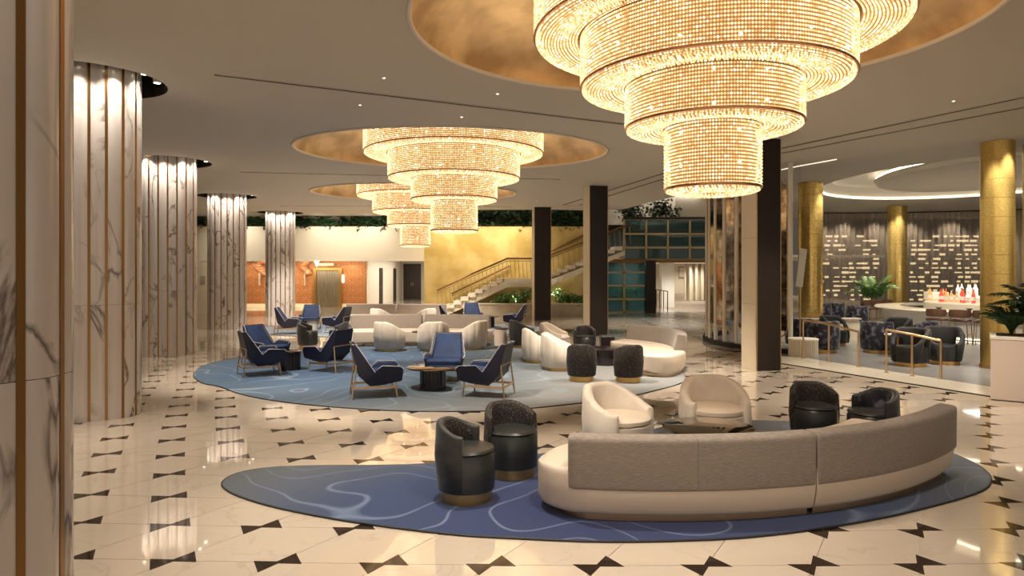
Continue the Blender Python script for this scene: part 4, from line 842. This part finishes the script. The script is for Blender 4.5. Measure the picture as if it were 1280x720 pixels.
# sheer curtains on an arc
CC = (15.0, 17.5); CR = 13.4
def curtain(a0, a1, label):
    r = thing('sheer_curtain', label, 'curtain', (CC[0], CC[1], 0)); n = int((a1 - a0) * R(1) * CR / 0.035); top = []
    rs = [[((CR + 0.06 * sin(k * 1.05) + 0.03 * sin(k * 0.37)) * cos(R(a0) + (R(a1) - R(a0)) * k / n), (CR + 0.06 * sin(k * 1.05) + 0.03 * sin(k * 0.37)) * sin(R(a0) + (R(a1) - R(a0)) * k / n), z) for z in (0.02, CEIL - 0.05)] for k in range(n + 1)]
    MB().rings(rs, False, False).build('cloth', 'sheer', r, 80)
    MB().tube([(CR * cos(R(a)), CR * sin(R(a)), CEIL - 0.03) for a in [a0 + (a1 - a0) * i / 20 for i in range(21)]], 0.025, 6).build('curtain_track', 'black', r)
curtain(80, 96, 'sheer brown curtain with night lights behind, between two gold columns'); curtain(40, 79.5, 'sheer brown curtain with night lights behind, by the liquor bottles')
# tower across the street seen through the curtain
tw_ = thing('lit_tower', 'lit apartment tower seen dimly through the sheer curtain', 'building', (36, 62, 0)); MB().box((0, 4, 6), (20, 8, 26)).build('facade', 'black', tw_)
wm = MB().box((0, 0, 0), (0.55, 0.06, 0.2)).mesh('window', mat('lit_window', (1, 0.8, 0.5), 0.5, emit=(1.0, 0.78, 0.45), es=1.3)); rnd = random.Random(11)
for k in range(15):
    for i in range(24):
        if (i < 8 or 11 < i < 22) and rnd.random() < 0.62: put(wm, 'window', tw_, (-8 + 0.7 * i + rnd.uniform(-0.15, 0.15), -0.03, -0.5 + 0.41 * k)).scale = (rnd.uniform(0.4, 1.25), 1, rnd.uniform(0.5, 1.1))
# bar counter island
bc = thing('bar_counter', 'round ivory bar island with lit base in front of the sheer curtain', 'bar counter', (15.7, 21.8, 0))
MB().lathe([(3.15, 0.05), (3.3, 0.10), (3.36, 0.5), (3.42, 0.80)], 96, cap=False).build('front', 'barwhite', bc, 60)
MB().lathe([(3.0, 0.80), (3.62, 0.80), (3.66, 0.83), (3.64, 0.87), (2.9, 0.88), (2.9, 0.80)], 96, cap=False).build('counter_top', 'bartop', bc, 40)
MB().lathe([(3.2, 0.0), (3.2, 0.06)], 96).build('toe_kick', 'black', bc); MB().lathe([(3.24, 0.035), (3.26, 0.05), (3.24, 0.06)], 96, cap=False).build('base_light', 'led', bc)
MB().lathe([(2.2, 0.0), (2.2, 1.0), (2.15, 1.05), (0.0, 1.05)], 64, cap=False).build('back_bar', 'bartop', bc, 40); MB().lathe([(1.5, 1.05), (1.5, 1.2), (0, 1.2)], 48, cap=False).build('bottle_step', 'barwhite', bc, 40)
def bottle(x, y, z, h, m, label, grp='liquor bottles on the back bar'):
    r = thing('bottle', label, 'bottle', (x, y, z), group=grp); k = h / 0.34; MB().lathe([(0.0, 0), (0.045 * k, 0), (0.045 * k, 0.2 * k), (0.016 * k, 0.26 * k), (0.016 * k, 0.33 * k)], 12).build('glass', m, r, 40); MB().lathe([(0.019 * k, 0.31 * k), (0.019 * k, h)], 10).build('cap', 'brass', r)
    MB().lathe([(0.046 * k, 0.06 * k), (0.046 * k, 0.15 * k)], 12, cap=False).build('paper_label', 'white', r)
M['bot1'] = mat('amber_bottle_glow', (0.7, 0.25, 0.06), 0.15, emit=(1.0, 0.5, 0.2), es=0.5); M['bot2'] = mat('clear_bottle_glow', (0.85, 0.78, 0.7), 0.12, emit=(1, 0.85, 0.7), es=0.6); M['bot3'] = mat('red_bottle_glow', (0.6, 0.06, 0.04), 0.15, emit=(1, 0.2, 0.12), es=0.35)  # emission stands in for bar light shining on the bottles
rnd = random.Random(4)
spots_ = []
for k in range(36):
    for _ in range(60):
        a = R(150 + 95 * rnd.random()); q = 1.62 + 0.45 * rnd.random() if k % 2 else 0.5 + 0.9 * rnd.random(); c_ = (q * cos(a), q * sin(a))
        if all(math.dist(c_, s_) > 0.15 for s_ in spots_): break
    spots_.append(c_); z = 1.05 if k % 2 else 1.2; nm = ('bot2', 'bot1', 'bot2', 'bot3')[k % 4]
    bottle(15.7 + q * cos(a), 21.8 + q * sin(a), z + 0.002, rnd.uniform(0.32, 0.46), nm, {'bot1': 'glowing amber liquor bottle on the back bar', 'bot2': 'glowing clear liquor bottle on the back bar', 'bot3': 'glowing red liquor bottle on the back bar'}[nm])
for z in (1.06,): area((15.7, 21.8, 2.6), (15.7, 21.8, 0), 60, 1.6, 1.6, COOL)
for (x, y, lab) in ((13.2, 19.7, 'small dark bowl on the bar top beside the middle bar stools'), (12.75, 20.4, 'small dark bowl on the bar top near the first bar stool')):
    r = thing('bowl', lab, 'bowl', (x, y, 0.885)); MB().lathe([(0.04, 0.0), (0.10, 0.06), (0.095, 0.062), (0.03, 0.012), (0, 0.01)], 20, cap=False).build('dish', 'fluted', r, 40); MB().lathe([(0.045, -0.004), (0.045, 0.004)], 16).build('foot', 'fluted', r)
cb = thing('cash_desk', 'white box unit standing on the bar island beside a dark screen', 'cabinet', (14.35, 23.1, 1.052)); MB().box((0, 0, 0.14), (0.62, 0.4, 0.28)).build('body', 'bartop', cb, bevel=0.02); MB().box((0, -0.21, 0.14), (0.5, 0.02, 0.2)).build('front_panel', 'white', cb)
tm = thing('till_screen', 'small dark till screen on the bar island', 'screen', (15.0, 23.55, 1.052)); MB().box((0, 0, 0.22), (0.36, 0.04, 0.28)).build('screen', 'black', tm, bevel=0.01); MB().tube([(0, 0.03, 0), (0, 0.03, 0.15)], 0.03, 8).build('stand', 'black', tm)
def make_barstool():
    r = thing('bar_stool', '', 'bar stool')
    MB().box((0, 0, 0.62), (0.40, 0.42, 0.07)).build('seat', 'brown', r, 40, 0.03, 3)
    rs = []
    for k in range(17):
        a = R(100 + 160 * k / 16); q = 0.23; e = 0.6 + 0.4 * sin(pi * k / 16) ** 0.3; rs.append([((q + d) * cos(a), (q + d) * sin(a), 0.80 + z * e) for d, z in ((-0.02, -0.10), (0.02, -0.10), (0.03, 0.0), (0.02, 0.11), (-0.02, 0.11))])
    MB().rings(rs, True, True).build('backrest', 'brown', r, 50)
    for sx in (-1, 1):
        for sy in (-1, 1): MB().tube([(sx * 0.17, sy * 0.18, 0.60), (sx * 0.20, sy * 0.21, 0.0)], 0.011, 6).build('leg', 'bronze', r)
    for s in (-1, 1): MB().tube([(-0.185, s * 0.195, 0.25), (0.185, s * 0.195, 0.25)], 0.009, 6).build('footrest', 'bronze', r); MB().tube([(-0.17, s * 0.18, 0.6), (-0.2, s * 0.12, 0.74)], 0.01, 6).build('back_post', 'bronze', r)
    return r
BS = Kind(make_barstool)
for a_, d, lab in [(213, 33, 'brown leather bar stool at the bar island, first of three beside crushed velvet chair'), (221, 41, 'brown leather bar stool at the bar island, middle of three'), (228.5, 48, 'brown leather bar stool at the bar island, next to big gold column'),
                      (126, -54, 'brown woven bar stool near potted palm, outermost of three'), (118, -62, 'brown woven bar stool near potted palm, middle of three'), (110, -70, 'brown woven bar stool near potted palm, closest to the counter front')]:
    BS.place(15.7 + 4.25 * cos(R(a_)), 21.8 + 4.25 * sin(R(a_)), d, lab, 0.004, 'brown bar stools', (1.1, 1.1, 1.05))
WK = Kind(make_swivel('charcoal', 'leatherk', True)); WV = Kind(make_swivel('crush', 'crush', False)); GS = 'dark swivel chairs in the bar'
BZ = 0.004
for kd, px, Y, d, lab in [(WK, 1138, 14.6, -150, 'charcoal swivel chair with arched arm openings nearest the bronze rails'), (WK, 1180, 14.9, -110, 'charcoal swivel chair with wide arch opening and black seat behind rail'), (WV, 1096, 17.0, 60, 'crushed velvet tub chair showing its back behind the rail gap'),
                          (WK, 1043, 18.6, -60, 'grey swivel chair with arched opening behind the first rail'), (WV, 1029, 17.1, 120, 'crushed velvet tub chair beside the fluted cream drum'), (WV, 1071, 24.8, 80, 'distant crushed velvet tub chair before the curtain and palm'),
                          (WK, 1120, 17.9, 200, 'charcoal swivel chair half hidden between velvet and charcoal chairs'), (WV, 1151, 17.0, 140, 'crushed velvet tub chair half hidden behind the charcoal chairs'), (WV, 1000, 18.2, 40, 'dark velvet tub chair against the low cream wall'),
                          (WV, 1043, 27.0, 90, 'distant dark tub chair beside the gold entrance column'), (WV, 1026, 26.6, 90, 'distant dark tub chair mostly behind the gold entrance column')]:
    kd.place((px - 640) / F * Y, Y, d, lab, BZ, GS)
def white_table(px, Y, lab):
    r = thing('side_table', lab, 'table', ((px - 640) / F * Y, Y, BZ)); MB().lathe([(0.16, 0), (0.16, 0.02), (0.025, 0.03), (0.025, 0.5)], 24).build('pedestal', 'brass', r, 40); MB().lathe([(0.27, 0.5), (0.28, 0.51), (0.28, 0.53), (0, 0.535)], 40).build('table_top', 'white', r, 40)
white_table(1159, 16.0, 'round white topped table between the two charcoal swivel chairs'); white_table(1122, 16.1, 'round white topped table beside the crushed velvet back')
dr = thing('fluted_drum', 'ribbed cream drum table by the white tube post', 'table', (6.93, 16.25, BZ))
for k in range(40): MB().tube([(0.31 * cos(2 * pi * k / 40), 0.31 * sin(2 * pi * k / 40), 0.0), (0.31 * cos(2 * pi * k / 40), 0.31 * sin(2 * pi * k / 40), 0.38)], 0.022, 6).build('rib', 'step', dr, 60)
MB().lathe([(0.30, 0.0), (0.30, 0.38)], 40).build('core', 'stone', dr); MB().lathe([(0, 0.38), (0.335, 0.38), (0.345, 0.40), (0.335, 0.42), (0, 0.42)], 48, cap=False).build('table_top', 'white', dr, 40)
lwl = thing('low_wall', 'low cream wall with ledge at the foot of the gold entrance column', 'low wall', (8.6, 19.7, 0), R(8), kind='structure'); MB().box((0, 0, 0.31), (3.0, 0.16, 0.62)).build('body', 'cream', lwl); MB().box((0, 0, 0.64), (3.06, 0.28, 0.04)).build('ledge', 'pink', lwl)
# entrance rails
def rail_run(pts, label):
    r = thing('entrance_rail', label, 'railing', (pts[0][0], pts[0][1], 0)); P = [(p[0] - pts[0][0], p[1] - pts[0][1], p[2]) for p in pts]
    for p in P: MB().tube([(p[0], p[1], 0.004), p], 0.022, 8).build('post', 'bronze', r, 60); MB().lathe([(0.05, 0), (0.045, 0.012)], 16, (p[0], p[1], 0.004)).build('foot_plate', 'bronze', r)
    MB().tube(P, 0.024, 8).build('rail', 'bronze', r, 60)
def post(px, pb, pt_): x, y = fl(px, pb); return (x, y, EYE - (pt_ - HOR) * y / F)
rail_run([post(1004, 449, 400), post(1036, 453, 405), post(1073, 459, 415)], 'bronze handrail in front of the ribbed cream drum'); rail_run([post(1108, 466.5, 412), post(1140, 470.5, 418), post(1176, 474, 426)], 'bronze handrail in front of the charcoal swivel chairs')
# palms
def palm(x, y, z, h, n, spread, label, seed, m='leafg', pot=None):
    r = thing('potted_palm', label, 'plant', (x, y, z)); rnd = random.Random(seed); z0 = 0.0
    if pot: MB().lathe([(pot * 0.8, 0), (pot, 0.3), (pot * 0.92, 0.3), (pot * 0.9, 0.27), (0, 0.27)], 24, cap=False).build('pot', 'stone', r, 40); z0 = 0.27
    for k in range(n):
        a = 2 * pi * k / n + rnd.uniform(-0.3, 0.3); L_ = h * rnd.uniform(0.8, 1.2); sp = spread * rnd.uniform(0.5, 1.1); path = []; lm = MB()
        for i in range(9):
            t = i / 8; path.append(Vector((sp * cos(a) * t ** 1.3, sp * sin(a) * t ** 1.3, z0 + L_ * (t - 0.45 * t ** 2.6 * (sp / spread)))))
        MB().tube(path, 0.012, 5).build('frond_stalk', 'leafd', r)
        for i in range(14):
            t = 0.3 + 0.7 * i / 13; f = t * 8; q = min(int(f), 7); p = path[q].lerp(path[q + 1], f - q); d = (path[q + 1] - path[q]).normalized(); side = d.cross(Vector((0, 0, 1))).normalized()
            for s in (-1, 1):
                ll = h * 0.34 * (1 - 0.6 * abs(t - 0.55)); tip = p + side * s * ll * 0.75 + d * ll * 0.6 - Vector((0, 0, ll * 0.25)); md_ = (p + tip) / 2 + Vector((0, 0, ll * 0.08)); ww = d * (ll * 0.07); lm.add([p, md_ + ww, tip, md_ - ww], [(0, 1, 2, 3)])
        lm.build('frond_leaf', m, r)
bq = thing('palm_planter', 'low cream planter bench around the potted palm', 'planter', (14.6, 27.2, BZ)); MB().box((0, 0, 0.3), (2.6, 0.7, 0.6)).build('body', 'stone', bq, bevel=0.02); MB().box((0, 0, 0.605), (2.4, 0.55, 0.02)).build('soil', 'soil', bq)
palm(14.4, 27.2, 0.62, 1.35, 15, 0.85, 'feathery green palm in front of the sheer curtain', 8)
pb_ = thing('planter_box', 'tall blush white planter box beside the gold column', 'planter', (8.34, 10.55, 0.008), R(-35)); MB().box((0, 0, 0.49), (1.55, 0.75, 0.98)).build('body', 'pink', pb_, bevel=0.008); MB().box((0, 0, 0.965), (1.57, 0.77, 0.05)).build('lip', 'white', pb_, bevel=0.006); MB().box((0, 0, 0.992), (1.4, 0.6, 0.01)).build('soil', 'soil', pb_)
palm(7.92, 10.83, 1.0, 0.62, 22, 0.42, 'low dark green palm growing in the tall planter box', 9, 'leafd'); palm(8.3, 10.6, 1.0, 1.15, 14, 0.65, 'taller arching palm growing in the tall planter box', 10, 'leafd')
# bar lighting; the spots aimed at the bar front are added to brighten it
for (x, y, tx, ty, p) in [(9.2, 14.6, 8.9, 14.8, 160), (8.6, 17.6, 8.6, 17.6, 160), (12.0, 18.2, 12.2, 18.4, 160), (12.5, 24.0, 12.8, 24.2, 160), (14.5, 27.0, 14.6, 28.0, 120), (9.0, 22.5, 9.0, 21.0, 120), (10.0, 12.6, 10.0, 14.0, 110), (11.0, 17.0, 13.0, 19.6, 200), (11.6, 20.5, 13.0, 21.5, 160)]:
    spot((x, y, CEIL - 0.03), (tx, ty, 0), p * 3, 80, 0.7, SOFT)
for a in (48, 56, 64, 71, 78, 84, 90, 95): spot((CC[0] + (CR - 0.7) * cos(R(a)), CC[1] + (CR - 0.7) * sin(R(a)), CEIL - 0.04), (CC[0] + CR * cos(R(a)), CC[1] + CR * sin(R(a)), 2.6), 120, 80, 0.9, SOFT)
for (x, y) in ((9.3, 20.2), (9.7, 13.75), (10.1, 13.7), (15.6, 27.4), (15.2, 27.6)): spot((x, y, CEIL - 0.04), (x + 0.1, y + 0.3, 1.0), 420, 60, 0.8, SOFT)
tag(MB().box((24.8, 15, 2.5), (0.2, 40, 5)).build('wall_right', 'cream'), kind='structure')
